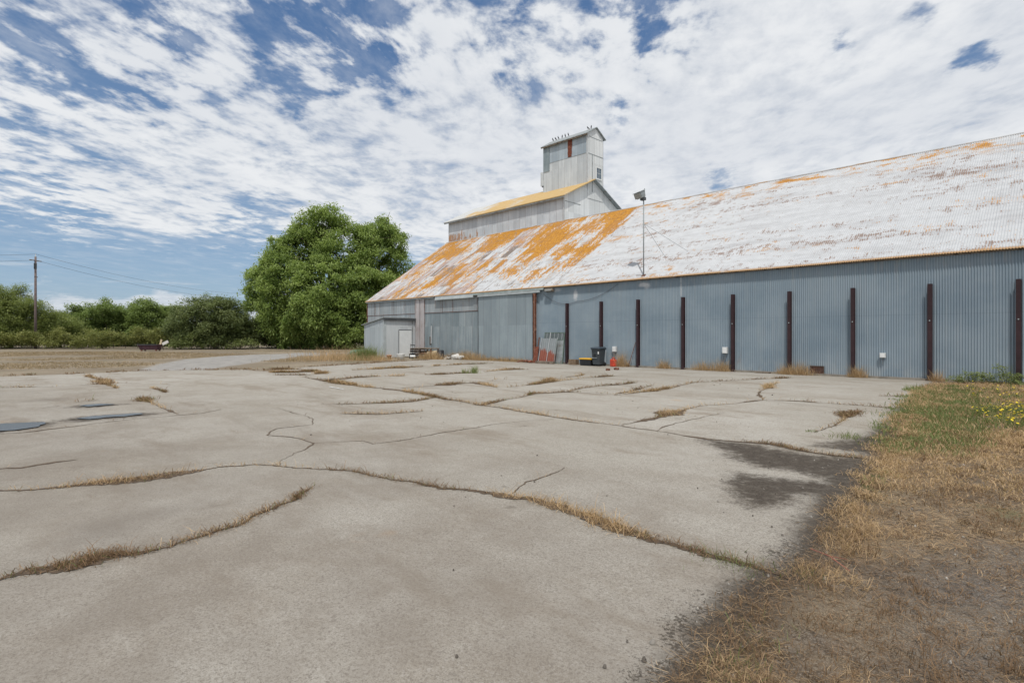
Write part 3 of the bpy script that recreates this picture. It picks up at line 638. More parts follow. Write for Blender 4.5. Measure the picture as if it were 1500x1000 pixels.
# stones
sq=np.vstack([scatter(edge_poly,2600,.25,1.5), scatter(stain1,50,.2,.3), np.column_stack([RNG.uniform(-14,-1,120),RNG.uniform(-24.5,-6,120)])])
SV=[];SF=[];ST_=[]
for (x,y) in sq:
    r=math.hypot(x,y+D); q=random.uniform(.003,.010)*(1+.05*r)*(1.5 if random.random()<.05 else 1); o=len(SV); a0=random.random()*6; t0=random.random()**2.2
    for k in range(5): SV.append((x+q*math.cos(a0+k*1.257)*random.uniform(.7,1.3),y+q*math.sin(a0+k*1.257)*random.uniform(.7,1.3),-.002))
    for k in range(4): SV.append((x+.55*q*math.cos(a0+k*1.57),y+.55*q*math.sin(a0+k*1.57),q*random.uniform(.6,1.0)+.003))
    ST_+= [t0]*9
    SF += [(o+5,o+6,o+7),(o+5,o+7,o+8)]
    for k in range(5): SF += [(o+k,o+(k+1)%5,o+5+min(3,k))]
    for k in range(4): SF += [(o+(k+1)%5,o+5+(k+1)%4,o+5+k)]
m,n,b=newmat('gravel_stone'); n.put(b.inputs['Base Color'],n.mix(n.attr('tint'),(.08,.068,.056),(.42,.39,.35))); b.inputs['Roughness'].default_value=.9
tag(npmesh('loose_stones',np.array(SV),np.array(SF).ravel(),np.full(len(SF),3),m,{'tint':ST_}),'loose grey stones and grit scattered over the earth at right','stones',kind='stuff')
# yellow flowers
fq=np.vstack([scatter(yflow,210,.2,.3), scatter(GP([(1390,575),(1500,562),(1560,566),(1560,590),(1440,592)]),90,.3,.3)])
VV=[];FF=[];TT=[]
for (x,y) in fq:
    h=random.uniform(.10,.20); o=len(VV); rad=random.uniform(.018,.03); tx,ty=random.gauss(0,.3),random.gauss(0,.3); t0=random.random()
    VV.append((x,y,h)); TT.append(t0)
    for k in range(8):
        a=PI*k/4; r=rad*(1 if k%2 else .7); VV.append((x+r*math.cos(a),y+r*math.sin(a),h+.006+r*(tx*math.cos(a)+ty*math.sin(a)))); TT.append(t0)
    for k in range(8): FF += [o,o+1+k,o+1+(k+1)%8]
tag(npmesh('yellow_flowers',np.array(VV),FF,np.full(len(FF)//3,3),MAT['petal'],{'tint':TT}),'scattered yellow daisy flowers in the weedy corner by the wall','flowers',kind='stuff')
clumps('flower_foliage',fq,14,.05,(.06,.17),(.003,.007),MAT['green_grass'],'green stems and leaves under the yellow flowers',p1=(45,90),p2=(20,85))
fe_=[]
for i in range(len(far_edge)-1):
    a=Vector(far_edge[i]);bb=Vector(far_edge[i+1])
    for t_ in range(int((bb-a).length*2.5)):
        p=a.lerp(bb,random.random()); fe_.append((p.x+random.gauss(0,.15),p.y+random.gauss(.25,.25)))
clumps('verge_grass',np.array(fe_),22,.2,(.05,.16),(.006,.012),MAT['brown_grass'],'dull grass verge along the far edge of the yard',p1=(30,88),p2=(0,70))
# far left dry field tufts
fld_poly = [G(-80,545),G(0,541),G(130,540),(G(240,539)),G(360,536),G(470,530),G(460,515),G(300,514),G(0,516),G(-80,517)]
fp = np.array(fld_poly); qq=[]
while len(qq)<2600:
    x=RNG.uniform(fp.min(0),fp.max(0),(5000,2)); qq+= list(x[(sdf(fp,x)>0)&(sdf(road,x)<-.3)&(snoise(x[:,0],x[:,1],.35,77)>-.1)])
clumps('field_grass',np.array(qq[:2600]),16,.30,(.04,.13),(.006,.012),mat_leaf('field_blade',(.19,.14,.085),(.44,.34,.22),.2),'short dry grass over the field left of the yard',p1=(15,85),p2=(-10,60))

# ------------------------------------------------------------------ single tufts (things)
def tuft(name,label,cat,px,py,n,rad,h,mat,group=None,loc=None,flat=1.0,wd=(.004,.008),p1=(45,88),p2=(10,75)):
    x,y = loc if loc else G(px,py)
    o=thing(name,label,cat,(x,y,0),0,group)
    B=np.column_stack([RNG.normal(0,rad,n),RNG.normal(0,rad*flat,n),np.full(n,.004)])
    hh=RNG.uniform(h[0],h[1],n)*np.exp(-(B[:,0]**2)/(2*(rad*1.6)**2))
    blades('stems',B,hh,RNG.uniform(wd[0],wd[1],n)*1.6,mat,p1=p1,p2=p2,parent=o)
    return o
TG='dry grass tufts along the foot of the wall'
def wt(px,off): return (W(px,off),-off)
for (px,off,n,r,h,l) in ((909,.5,170,.13,(.25,.75),'tall dry straw tuft beside the red fuel can'),
    (972,.25,150,.17,(.15,.40),'dry straw tuft left of the post below the white paint streak'),
    (1029,.25,170,.25,(.12,.42),'left of two straw tufts below the pale wall box'),
    (1057,.25,200,.22,(.15,.50),'straw tuft directly below the pale wall box left of a post'),
    (1150,.35,150,.16,(.10,.36),'small straw tuft at the foot of the post left of the low grate'),
    (1170,.32,260,.28,(.15,.48),'wide straw tuft touching the left side of the low grate'),
    (1256,.25,170,.14,(.12,.42),'dry straw tuft right of the post beyond the low grate'),
    (1372,.3,90,.12,(.1,.35),'thin dry tuft at the slab corner beside a post'),
    (919,.3,60,.06,(.1,.3),'small dry tuft at the foot of the leaning rod')):
    tuft('straw_tuft',l,'grass tuft',0,0,int(n*2.2),r*1.25,(h[0]*1.5,h[1]*1.8),MAT['straw'],TG,wt(px,off),.5,(.004,.007))
tuft('straw_bank','long bank of golden dry grass before the weathered wall left of the sliding door','grass',0,0,1300,1.4,(.3,.95),MAT['straw'],None,wt(685,.5),.2,(.006,.01))
tuft('straw_bank','golden dry grass in front of the dark junk pile beside the shed','grass',0,0,900,.75,(.35,.95),MAT['straw'],None,wt(632,1.7),.3,(.006,.01))
tuft('straw_bank','low dry grass strip under the foot of the sliding door','grass',0,0,900,1.7,(.15,.5),MAT['straw'],None,wt(745,.35),.1,(.006,.01))
tuft('tall_grass','tall pale dry grass standing left of the small shed','grass',500,527,1500,1.6,(.4,1.35),MAT['straw'],None,None,.8,(.006,.012))
tuft('tall_grass','sparser dry grass in front of the small shed wall','grass',552,528,600,.9,(.2,.7),MAT['straw'],None,None,.6,(.006,.012))
tuft('weed_bush','green feathery weed bush at the left corner of the small shed','weed',537,527,900,.5,(.6,1.5),MAT['weed'],None,None,.8,(.01,.02))
tuft('green_weed','taller green weed rising from a slab joint in mid yard','weed',695,546.5,120,.09,(.25,.55),MAT['weed'],None,None,1,(.006,.012))
tuft('green_weed','shorter green weed left of its taller neighbour in the slab joint','weed',681,546.5,70,.10,(.12,.38),MAT['weed'],None,None,1,(.006,.012))
tuft('green_weed','dark green weed at the slab corner below the right posts','weed',1338,572,160,.14,(.1,.3),MAT['weed'],None,None,1,(.006,.014))

# ------------------------------------------------------------------ foliage
def quads_leaf(name, Cn, sig, per, size, mat, tints, droop=.5, parent=None, aspect=.45):
    Cn=np.asarray(Cn); n=len(Cn)*per; ci=np.repeat(np.arange(len(Cn)),per); sg=np.asarray(sig)[ci]
    pos=Cn[ci]+RNG.normal(0,1,(n,3))*sg[:,None]*np.array([1,1,.75])
    pos[:,2]=np.maximum(pos[:,2],.05)
    a=RNG.uniform(0,2*PI,n); e=np.radians(RNG.normal(-25*droop*2,28,n))
    d=np.stack([np.cos(a)*np.cos(e),np.sin(a)*np.cos(e),np.sin(e)],1)
    sdv=np.stack([-np.sin(a),np.cos(a),RNG.normal(0,.5,n)],1); sdv/=np.linalg.norm(sdv,axis=1)[:,None]
    L=RNG.uniform(size[0],size[1],n); d=d*L[:,None]; sdv=sdv*(L*aspect*.5)[:,None]
    V=np.stack([pos,pos+d*.45+sdv,pos+d,pos+d*.45-sdv],1).reshape(-1,3)
    f=np.arange(4*n); t=np.clip(np.asarray(tints)[ci]+RNG.normal(0,.12,n),0,1)
    return npmesh(name,V,f,np.full(n,4),mat,{'tint':np.repeat(t,4)},parent)
def lobes_clumps(lobes, dens, rc, inner=.3):
    C=[];S=[];T=[]
    for (x,y,z,r) in lobes:
        k=max(6,int(dens*r*r))
        for i in range(k):
            v=Vector((random.gauss(0,1),random.gauss(0,1),random.gauss(0,1))).normalized()
            q=random.random(); rad=r*(random.uniform(.78,1.04) if q>inner else random.uniform(.3,.8))
            p=(x+v.x*rad,y+v.y*rad,z+v.z*rad*.92)
            if p[2]<.3: continue
            C.append(p);S.append(rc*random.uniform(.6,1.25));T.append(min(1,max(0,random.gauss(.45,.30))*(1.0 if q>inner else .5)))  # inner clumps get half the tint: crown shade put into leaf colour
    return C,S,T
def crown_clumps(lobes, sr, cover, per_sub, rc, reach=(.62,1.06)):
    C=[];S=[];T=[]
    for (x,y,z,r) in lobes:
        k=max(3,int(cover*4*(r/sr)**2))
        for i in range(k):
            v=Vector((random.gauss(0,1),random.gauss(0,1),random.gauss(0,1)+.15)).normalized(); rad=r*random.uniform(*reach)
            c=Vector((x,y,z))+v*rad; q=sr*random.uniform(.6,1.35); tt=min(1,max(0,random.gauss(.5,.22)))
            for _ in range(per_sub):
                w=Vector((random.gauss(0,1)+v.x*.6,random.gauss(0,1)+v.y*.6,random.gauss(0,1)+.55)).normalized()
                p=c+w*q*random.uniform(.65,1.0)*Vector((1,1,.72)).length/1.6; p.z=c.z+w.z*q*.75
                if p.z<.25: continue
                C.append(tuple(p)); S.append(rc*random.uniform(.6,1.2)); T.append(min(1,max(0,tt*.75+.28*max(-.6,w.z)+random.gauss(0,.1))))  # lobe tops lighter and undersides darker: light put into the leaf tint
    return C,S,T
def limbs(base, tops, r0, mat, parent, trunk_h):
    mb=MB(); b0=Vector(base); fork=b0+Vector((0,0,trunk_h))
    mb.tube([b0-Vector((0,0,.1)),b0+Vector((0,0,.25)),b0+Vector((.02,.03,trunk_h*.5)),fork],[r0*1.35,r0*1.05,r0*.9,r0*.75],10)
    for t in tops:
        t=Vector(t); a=fork.lerp(t,.35)+Vector((random.uniform(-.1,.1),random.uniform(-.1,.1),.12))*(t-fork).length; bb=fork.lerp(t,.7)+Vector((random.uniform(-.1,.1),random.uniform(-.1,.1),.05))*(t-fork).length
        rr=r0*random.uniform(.32,.5)
        mb.tube([fork-Vector((0,0,.3*r0)),a,bb,t],[rr,rr*.7,rr*.4,rr*.12],7)
        for k in range(3):
            s=bb.lerp(t,k/3); e=s+Vector((random.gauss(0,1),random.gauss(0,1),random.uniform(0,1))).normalized()*(t-fork).length*.3
            mb.tube([s,s.lerp(e,.5)+Vector((0,0,.05)),e],[rr*.35,rr*.22,rr*.06],5)
    return mb.build('trunk',mat,parent,smooth=True)
def tree(name,label,cat,base_px,Z,lobes_px,leafmat,dens,rc,per,size,trunk_r=.3,trunk_h=2.0,droop=.5,group=None,depth=.0,inner=.3,aspect=.45,sub=None):
    b=P(base_px,HY+F*CAMH/Z,Z); o=thing(name,label,cat,(b.x,b.y,0),0,group)
    lob=[]
    for l in lobes_px:
        px,py,r=l[:3]; dz=l[3] if len(l)>3 else random.uniform(-1,1)*depth
        p=P(px,py,Z+dz); lob.append((p.x-b.x,p.y-b.y,p.z,r/F*Z))
    C,S,T=crown_clumps(lob,*sub) if sub else lobes_clumps(lob,dens,rc,inner)
    quads_leaf('crown',C,S,per,size,leafmat,T,droop,o,aspect)
    limbs((0,0,0),[(l[0],l[1],l[2]+l[3]*.4) for l in lob[:12]],trunk_r,MAT['bark'],o,trunk_h)
    return o
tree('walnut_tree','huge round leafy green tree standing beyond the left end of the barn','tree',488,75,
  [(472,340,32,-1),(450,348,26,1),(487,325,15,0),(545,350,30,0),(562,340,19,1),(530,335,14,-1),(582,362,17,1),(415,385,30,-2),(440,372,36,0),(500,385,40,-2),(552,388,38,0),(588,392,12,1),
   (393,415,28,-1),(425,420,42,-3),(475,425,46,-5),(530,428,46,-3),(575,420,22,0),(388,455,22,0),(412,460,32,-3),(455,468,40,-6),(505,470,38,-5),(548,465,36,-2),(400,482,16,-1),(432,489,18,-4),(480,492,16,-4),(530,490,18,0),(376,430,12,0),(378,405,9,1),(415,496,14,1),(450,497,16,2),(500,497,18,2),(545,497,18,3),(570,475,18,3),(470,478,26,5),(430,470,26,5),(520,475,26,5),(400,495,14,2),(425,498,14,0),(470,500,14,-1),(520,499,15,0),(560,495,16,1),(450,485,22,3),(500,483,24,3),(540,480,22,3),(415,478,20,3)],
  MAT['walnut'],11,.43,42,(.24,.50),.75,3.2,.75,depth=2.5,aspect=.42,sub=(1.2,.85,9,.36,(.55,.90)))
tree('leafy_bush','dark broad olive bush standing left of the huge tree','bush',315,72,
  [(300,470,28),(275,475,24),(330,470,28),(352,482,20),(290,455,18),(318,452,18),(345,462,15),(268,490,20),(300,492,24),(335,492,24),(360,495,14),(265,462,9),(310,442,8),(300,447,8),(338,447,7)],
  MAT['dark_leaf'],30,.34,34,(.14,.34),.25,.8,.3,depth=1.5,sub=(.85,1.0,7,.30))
tree('feathery_shrub','large feathery olive shrub at the left edge of the photo','shrub',15,76,
  [(5,470,40),(40,465,32),(-30,465,42),(65,478,26),(20,448,24),(0,440,20),(45,450,14),(15,428,9),(30,424,8),(-5,430,10),(-20,492,24),(20,495,26),(60,495,22)],
  MAT['feather_leaf'],24,.34,46,(.20,.46),.3,1.0,-.2,depth=2,aspect=.22)
tree('feathery_shrub','smaller feathery shrub just right of the utility pole','shrub',88,79,
  [(80,478,22),(100,485,20),(70,468,15),(88,465,9),(105,474,10),(85,497,18),(115,495,14)],MAT['feather_leaf'],28,.32,44,(.18,.42),.2,.8,-.2,depth=1.5,aspect=.25)
OG='orchard trees behind the brambles'
for (bx,Z,lob,l) in ((125,88,[(120,480,18),(135,470,16),(110,468,12),(130,458,7),(108,456,5),(115,495,12),(135,494,12)],'orchard tree directly right of the feathery shrubs'),
    (160,86,[(158,475,20),(170,468,14),(150,462,10),(160,452,5),(157,447,3),(150,495,12),(168,494,12)],'orchard tree with one thin shoot rising above its crown'),
    (190,90,[(188,475,20),(200,468,15),(180,464,11),(198,456,6),(182,495,12),(200,494,12)],'middle orchard tree in the green row'),
    (215,86,[(215,475,20),(225,468,13),(207,462,9),(218,452,6),(206,446,3),(222,448,3),(212,495,12),(226,494,12)],'orchard tree with two ragged shoots on its crown'),
    (245,90,[(243,478,18),(252,468,14),(235,466,12),(256,458,7),(240,496,12),(256,494,12)],'orchard tree touching the dark broad bush')):
    lob=[(a,b_,r*1.28) if r>8 else (a,b_,r) for a,b_,r in lob]+[(bx-11,486,13),(bx+12,487,13)]
    tree('orchard_tree',l,'tree',bx,Z,lob,MAT['orchard_leaf'],34,.34,34,(.18,.40),.14,1.2,.4,group=OG,depth=2.0,sub=(.75,.75,7,.32))
tree('pale_shrub','pale grey green shrub between the dark bush and the huge tree','shrub',378,78,[(372,488,14),(385,495,12),(366,478,9),(393,500,9),(376,470,6)],MAT['pale_leaf'],40,.3,36,(.14,.34),.1,.5,-.1,depth=1)
tree('leafy_shrub','small green shrub low under the left side of the huge tree','shrub',405,80,[(400,500,9),(415,502,8),(428,503,7)],MAT['bramble_leaf'],50,.3,36,(.14,.34),.08,.4,.1,depth=.6)
def hedge(label,x0,x1,ytop,Z,mat,seed):
    random.seed(seed); lob=[]
    for px in range(x0,x1,9): lob.append((px,507-random.uniform(0,510-ytop)*.75,random.uniform(4.5,12)))
    b=P((x0+x1)/2,HY+F*CAMH/Z,Z); o=thing('bramble_thicket',label,'bramble',(b.x,b.y,0)); L=[]
    for px,py,r in lob:
        p=P(px,py,Z+random.uniform(-1,1)); L.append((p.x-b.x,p.y-b.y,p.z,r/F*Z))
    C,S,T=lobes_clumps(L,46,.26,.2); quads_leaf('leaves',C,S,36,(.12,.30),mat,T,.1,o)
    mb=MB()
    mb.tube([(l[0],l[1],.12) for l in L],.03,5)
    for (x,y,z,r) in L[::2]:
        for k in range(3): mb.tube([(x,y,.1),(x+random.gauss(0,.4),y,z*.6),(x+random.gauss(0,.8),y+random.gauss(0,.4),z+r*.7)],[.03,.02,.008],5)
    mb.build('canes',MAT['bark'],o)
hedge('low bramble thicket along the field edge left of the utility pole',-80,48,489,71,MAT['bramble_leaf'],3)
hedge('low yellowish bramble thicket along the field edge right of the utility pole',58,262,486,71,MAT['bramble_leaf'],4)
hedge('low bramble tangle in front of the dark broad bush',262,372,500,69.5,MAT['weed'],5)
# far orchard rows beyond the field hedge, one leafy mass
L=[]
for Zr in (112,135):
    for px in range(-90,500,9):
        p=P(px,484+random.uniform(-4,4),Zr+random.uniform(-4,4)); L.append((p.x,p.y,p.z,random.uniform(7,11)/F*Zr))
        p=P(px,495,Zr+random.uniform(-4,4)); L.append((p.x,p.y,max(.6,p.z),8/F*Zr))
C,S,T=crown_clumps(L,1.1,.6,5,.45)
tag(quads_leaf('orchard_rows',C,S,22,(.35,.75),MAT['orchard_leaf'],T,.2),'far green orchard rows beyond the bramble edge','orchard',kind='stuff')
# weeds along the wall at right
for (px,off,k,h,l) in ((1405,.6,50,.35,'low bushy green weed at the wall left of the right edge'),(1425,.45,60,.5,'broad leafy weed against the wall between the last two posts'),(1448,.55,60,.4,'spreading weed left of the tall thin weed by the last post'),
                       (1474,.4,50,.85,'tall thin green weed left of the post at the right edge'),(1490,.7,60,.5,'leafy weed at the foot of the post at the right edge')):
    x,y=wt(px,off); o=thing('leafy_weed',l,'weed',(x,y,0),0,'green weeds along the right end of the wall')
    h*=.8; k=int(k*.6); C=[(random.gauss(0,.14),random.gauss(0,.09),random.uniform(.05,h)) for _ in range(k)]
    quads_leaf('leaves',C,[.05]*k,10,(.05,.11),MAT['weed'],[random.random() for _ in C],.1,o)
    mb=MB()
    for _ in range(7):
        dx_,dy_=random.gauss(0,.14),random.gauss(0,.08); mb.tube([(0,0,-.03),(dx_*.3,dy_*.3,.05),(dx_*.7,dy_*.7,h*.5),(dx_,dy_,h)],[.009,.007,.005,.002],5)
    mb.build('stems',MAT['weed'],o)

# ------------------------------------------------------------------ the building
BL = thing('grain_warehouse','long corrugated iron grain warehouse with rust and lichen roof and rooftop tower','warehouse',(0,0,0))
PITCH=.0833
def corr_wall(name, x0,x1,z0,z1,y,mat,parent,amp=.009,pitch=PITCH,n=6,axis='x',wob=.004,off=0.0):
    k=int((x1-x0)/pitch*n)+1; xs=np.linspace(x0,x1,k); prof=y-amp*np.cos(2*PI*xs/pitch)
    rows=np.linspace(z0,z1,5); V=[]
    for z in rows:
        yy=prof+wob*np.sin(xs*1.3+z*2)+wob*np.sin(xs*.41+z)
        V.append(np.column_stack([xs,yy,np.full(k,z)]) if axis=='x' else np.column_stack([yy,xs,np.full(k,z)]))
    V=np.vstack(V); i=np.arange(len(rows)-1)[:,None]*k+np.arange(k-1)[None,:]
    q=np.stack([i,i+1,i+k+1,i+k],-1).reshape(-1,4)
    if axis!='x': q=q[:, ::-1]
    return npmesh(name,V,q.ravel(),np.full(len(q),4),mat,None,parent,smooth=True)
xo = W(623); xd0,xd1 = W(703),W(783)
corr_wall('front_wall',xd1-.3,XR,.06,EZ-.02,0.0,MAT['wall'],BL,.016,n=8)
corr_wall('weathered_wall',XL,xd1-.3,3.42,EZ-.02,.0,MAT['old_wall'],BL,.006)
corr_wall('weathered_wall',XL,xo,.05,3.42,.012,MAT['old_wall'],BL,.006)
corr_wall('lower_wall',xo,xd1-.3,.05,3.42,.02,MAT['old_lower'],BL,.004)
MB().b2(XL,XR,-.10,.05,-.02,.075).build('foundation',simple('foundation_concrete',(.26,.235,.20),.9,.3,4),BL)
# panel seams and battens on the weathered wall
mb=MB()
mb.b2(XL,xd0,-.016,-.008,3.40,3.43)
for px in (549,577,592): mb.b2(W(px)-.012,W(px)+.012,-.018,-.010,3.4 if px!=592 else 3.45,EZ-.1)
for px in (608.5,622.5,648,663,699): mb.b2(W(px)-.014,W(px)+.014,-.018,-.010,3.42,EZ-.12)
mb.build('panel_seam',MAT['rust_steel'],BL)
for a,b in ((609,615),(616,622)): MB().b2(W(a),W(b),-.035,-.016,.3,EZ-.15).build('batten',MAT['pink_batten'],BL)
MB().b2(W(623.3),W(632.5),-.035,-.02,.35,2.6).build('hatch',MAT['old_lower'],BL)
MB().box(W(632.6),-.05,1.75,.10,.03,1.35,ry=.02).build('pale_board',MAT['galv'],BL)
MB().b2(W(631)-.1,W(631)+.06,-.045,-.022,.95,1.6).build('dark_gap',MAT['dark_timber'],BL)
MB().b2(XL-.03,XL+.09,-.03,.05,.05,EZ).build('corner_trim',MAT['rust_steel'],BL)
# gable ends (back of the building too)
prof=[(.05,.05),(.05,EZ),(RW,RH),(RW+7.6,RH),(2*RW+7.6,EZ),(2*RW+7.6,.05)]
for x in (XL+.02,XR-.02):
    MB().add([(x,y,z-.06 if z>1 else z) for y,z in prof],[tuple(range(6))]).build('end_wall',MAT['old_wall'],BL)
MB().b2(XL,XR,2*RW+7.55,2*RW+7.6,.05,EZ-.1).build('rear_wall',MAT['old_wall'],BL)
# main roof
def roof_sheet(name,x0,x1,y0,z0,y1,z1,amp,pitch,n,rows,mat,parent,sag=.02,seed=3):
    k=int((x1-x0)/pitch*n)+1; xs=np.linspace(x0,x1,k); L=math.hypot(y1-y0,z1-z0); ty,tz=(y1-y0)/L,(z1-z0)/L; ny,nz=-tz,ty
    V=[];U=[];S=[]
    for t in np.linspace(0,1,rows):
        d=amp*np.cos(2*PI*xs/pitch)+sag*snoise(xs,np.full(k,t*L),.7,seed)
        V.append(np.column_stack([xs,y0+ty*L*t+ny*d,z0+tz*L*t+nz*d])); U.append(xs); S.append(np.full(k,t*L))
    V=np.vstack(V); i=np.arange(rows-1)[:,None]*k+np.arange(k-1)[None,:]; q=np.stack([i,i+1,i+k+1,i+k],-1).reshape(-1,4)
    return npmesh(name,V,q.ravel(),np.full(len(q),4),mat,{'u':np.concatenate(U),'v':np.concatenate(S)},parent,smooth=True)
sl=(RH-EZ)/RW; ov=.20
roof_sheet('roof',XL-.12,XR+.1,-ov,EZ-ov*sl+.03,RW,RH+.03,.014,PITCH,6,22,MAT['roof'],BL,.022)
mb=MB()
mb.b2(XL-.1,XR+.1,RW+.02,RW+7.6,RH-.06,RH-.01)
mb.hexa([(XL-.1,RW+7.6,RH-.05),(XR+.1,RW+7.6,RH-.05),(XR+.1,2*RW+7.8,EZ-.16),(XL-.1,2*RW+7.8,EZ-.16),(XL-.1,RW+7.6,RH),(XR+.1,RW+7.6,RH),(XR+.1,2*RW+7.8,EZ-.1),(XL-.1,2*RW+7.8,EZ-.1)])
mb.build('rear_roof',MAT['dgalv'],BL)
MB().tube([(XL-.1,RW+.03,RH+.035),(XR,RW+.03,RH+.035)],.06,8).build('ridge_cap',simple('ridge_cap_metal',(.45,.45,.45),.7,.2,1.2,dirt=(.42,.24,.09)),BL)
MB().b2(XL-.05,XR,-.06,-.02,EZ-.16,EZ-.03).build('eave_board',MAT['timber'],BL)
# loose lifted sheets on the old roof part
mbx=MB(); rl=math.hypot(RW,RH-EZ)
# sliding door, hood, track
zt=EZ-.38
dr=corr_wall('sliding_door',xd0,xd1-.05,.12,zt+.05,-.16,MAT['door'],BL,.006,.1,6)
MB().b2(xd0-.03,xd0+.02,-.17,-.02,.1,zt).build('door_edge',MAT['dark_trim'],BL)
mb=MB()
def hood(x0,x1,za,zb,yo): 
    return MB().hexa([(x0,-yo,za),(x1,-yo,za),(x1,-.03,za),(x0,-.03,za),(x0,-yo+.06,zb),(x1,-yo+.06,zb),(x1,-.03,zb),(x0,-.03,zb)])
hood(W(637,.2),W(693,.2),zt-.02,EZ-.13,.23).build('track_hood',MAT['pale_steel'],BL)
hood(W(693,.2)+.01,W(796,.2),zt+.13,EZ-.13,.24).build('track_hood',MAT['greenish'],BL)
MB().b2(W(700,.2),W(791,.2),-.25,-.19,zt-.02,zt+.11).build('track_rail',MAT['pale_steel'],BL)
MB().b2(XL,W(637),-.15,-.03,EZ-.21,EZ-.14).build('gutter_strip',MAT['pale_steel'],BL)
# bulkhead floodlight under the eave right of the hood
mb=MB().box(W(804,.2),-.16,EZ-.30,.62,.22,.17,rx=-.2); fl=mb.build('eave_lamp',MAT['timber'],BL,bevel=.02)
MB().b2(W(804,.2)-.25,W(804,.2)+.25,-.30,-.272,EZ-.36,EZ-.25).build('lens',MAT['lamp_glass'],fl)

# headhouse (long rooftop monitor)
xm=-29.17; ym0=RW; ym1=RW+7.6; ymc=RW+3.8; ze=12.98; zr=14.9; xl=W(538)+.15
HH=corr_wall('headhouse',xl,xm,RH-.1,ze,ym0+.06,MAT['headhouse'],BL,.006,.09,5)
V=[(xm,ym0+.06,RH-.05),(xm,ym1,RH-.05),(xm,ym1,ze),(xm,ymc,zr),(xm,ym0+.06,ze)]
MB().add(V,[(0,1,2,3,4)]).build('gable_wall',MAT['sunlit_side'],HH)
MB().add([(xl,y,z) for _,y,z in V],[(4,3,2,1,0)]).build('gable_wall',MAT['headhouse'],HH)
MB().b2(xl,xm-.02,ym1-.04,ym1,RH,ze).build('rear_wall',MAT['headhouse'],HH)
MB().b2(xm-.02,xm+.05,ym0+.0,ym0+.13,RH,ze-.05).build('corner_trim',MAT['galv'],HH)
hs=(zr-ze)/3.8
for sgn in (1,-1):
    ya=ymc-sgn*(3.8+.3); za=ze-.3*hs+.02; x0,x1=xl-.35,xm+.38
    p=[(x0,ya,za),(x1,ya,za),(x1,ymc,zr+.02),(x0,ymc,zr+.02)]
    MB().hexa(p[::1]+[(a,b,c+.07) for a,b,c in p]).build('headhouse_roof',MAT['lichen'] if sgn==1 else MAT['dgalv'],HH)
MB().b2(xl-.3,xm+.36,ym0-.27,ym0-.23,ze-.24,ze-.08).build('fascia',MAT['dgalv'],HH)
# battens drawn on gable
MB().b2(xm+.004,xm+.02,ym0+.2,ym0+2.2,12.55,12.59).build('seam',MAT['dgalv'],HH)
# tower
tx0,tx1=xm-4.95,xm+.03; ty0,ty1=RW+3.12,RW+5.34; tyc=(ty0+ty1)/2; tz=18.8; ta=19.47; tseam=17.12
TW=corr_wall('tower',tx0,tx1,zr-1.2,tseam,ty0,MAT['tower'],BL,.005,.09,5)
corr_wall('upper_front',tx0,tx1,tseam+.03,tz,ty0+.02,MAT['tower_dark'],TW,.005,.09,5)
MB().b2(tx0-.01,tx1,ty0-.015,ty0+.02,tseam-.01,tseam+.035).build('seam_strip',MAT['dgalv'],TW)
MB().add([(tx1,ty0,zr-1.6),(tx1,ty1,zr-1.6),(tx1,ty1,tz),(tx1,tyc,ta),(tx1,ty0,tz)],[(0,1,2,3,4)]).build('side_wall',MAT['sunlit_side'],TW)
MB().add([(tx0,ty0,zr-1.6),(tx0,ty1,zr-1.6),(tx0,ty1,tz),(tx0,tyc,ta),(tx0,ty0,tz)],[(4,3,2,1,0)]).build('side_wall',MAT['tower'],TW)
MB().b2(tx0,tx1,ty1-.03,ty1,zr-1.6,tz).build('rear_wall',MAT['tower'],TW)
sx0=tx0+4.95*.575
mb=MB()
for k in range(7):
    z=tseam+.06+k*.24; mb.b2(sx0+random.uniform(-.06,.03),sx0+.42+random.uniform(-.03,.06),ty0-.03,ty0+.0,z,min(z+.24,tz-.05))
mb.build('rust_panel',MAT['rust_red'],TW)
MB().b2(tx0-.02,tx0+.72,ty0-.035,ty0-.012,16.45,tz-.03).build('dark_panel',MAT['tower_strip'],TW)
MB().b2(tx1-.09,tx1+.02,ty0-.03,ty0+.08,zr-.9,tz-.03).build('corner_trim',MAT['galv'],TW)
mb=MB().b2(tx1+.006,tx1+.02,ty0+.1,ty1,17.1,17.14); mb.b2(tx1+.006,tx1+.02,ty0+.2,ty1-.2,18.55,18.58); mb.b2(tx1+.006,tx1+.03,ty0+.62,ty0+.68,13.9,17.1); mb.build('side_seam',MAT['dgalv'],TW)
wy0,wy1=RW+4.36,RW+5.02; wz0,wz1=15.2,16.1
wf=MB().b2(tx1+.01,tx1+.06,wy0-.07,wy1+.07,wz0-.10,wz0).b2(tx1+.01,tx1+.05,wy0-.07,wy1+.07,wz1,wz1+.06).b2(tx1+.01,tx1+.05,wy0-.07,wy0,wz0,wz1).b2(tx1+.01,tx1+.05,wy1,wy1+.07,wz0,wz1)
wf=wf.build('window',MAT['white_plastic'],TW)
MB().b2(tx1+.004,tx1+.018,wy0,wy1,wz0,wz1).build('pane',MAT['glass'],wf)
mb=MB().b2(tx1+.02,tx1+.035,(wy0+wy1)/2-.015,(wy0+wy1)/2+.015,wz0,wz1); mb.b2(tx1+.02,tx1+.033,wy0,wy1,wz0+.43,wz0+.46); mb.build('glazing_bar',MAT['grey_box'],wf)
ts=(ta-tz)/(tyc-ty0)
for sgn in (1,-1):
    ya=tyc-sgn*(tyc-ty0+.22); za=tz-.22*ts+.02; x0,x1=tx0-.18,tx1+.16
    p=[(x0,ya,za),(x1,ya,za),(x1,tyc,ta+.02),(x0,tyc,ta+.02)]
    MB().hexa(p+[(a,b,c+.05) for a,b,c in p]).build('tower_roof',MAT['dgalv'],TW)
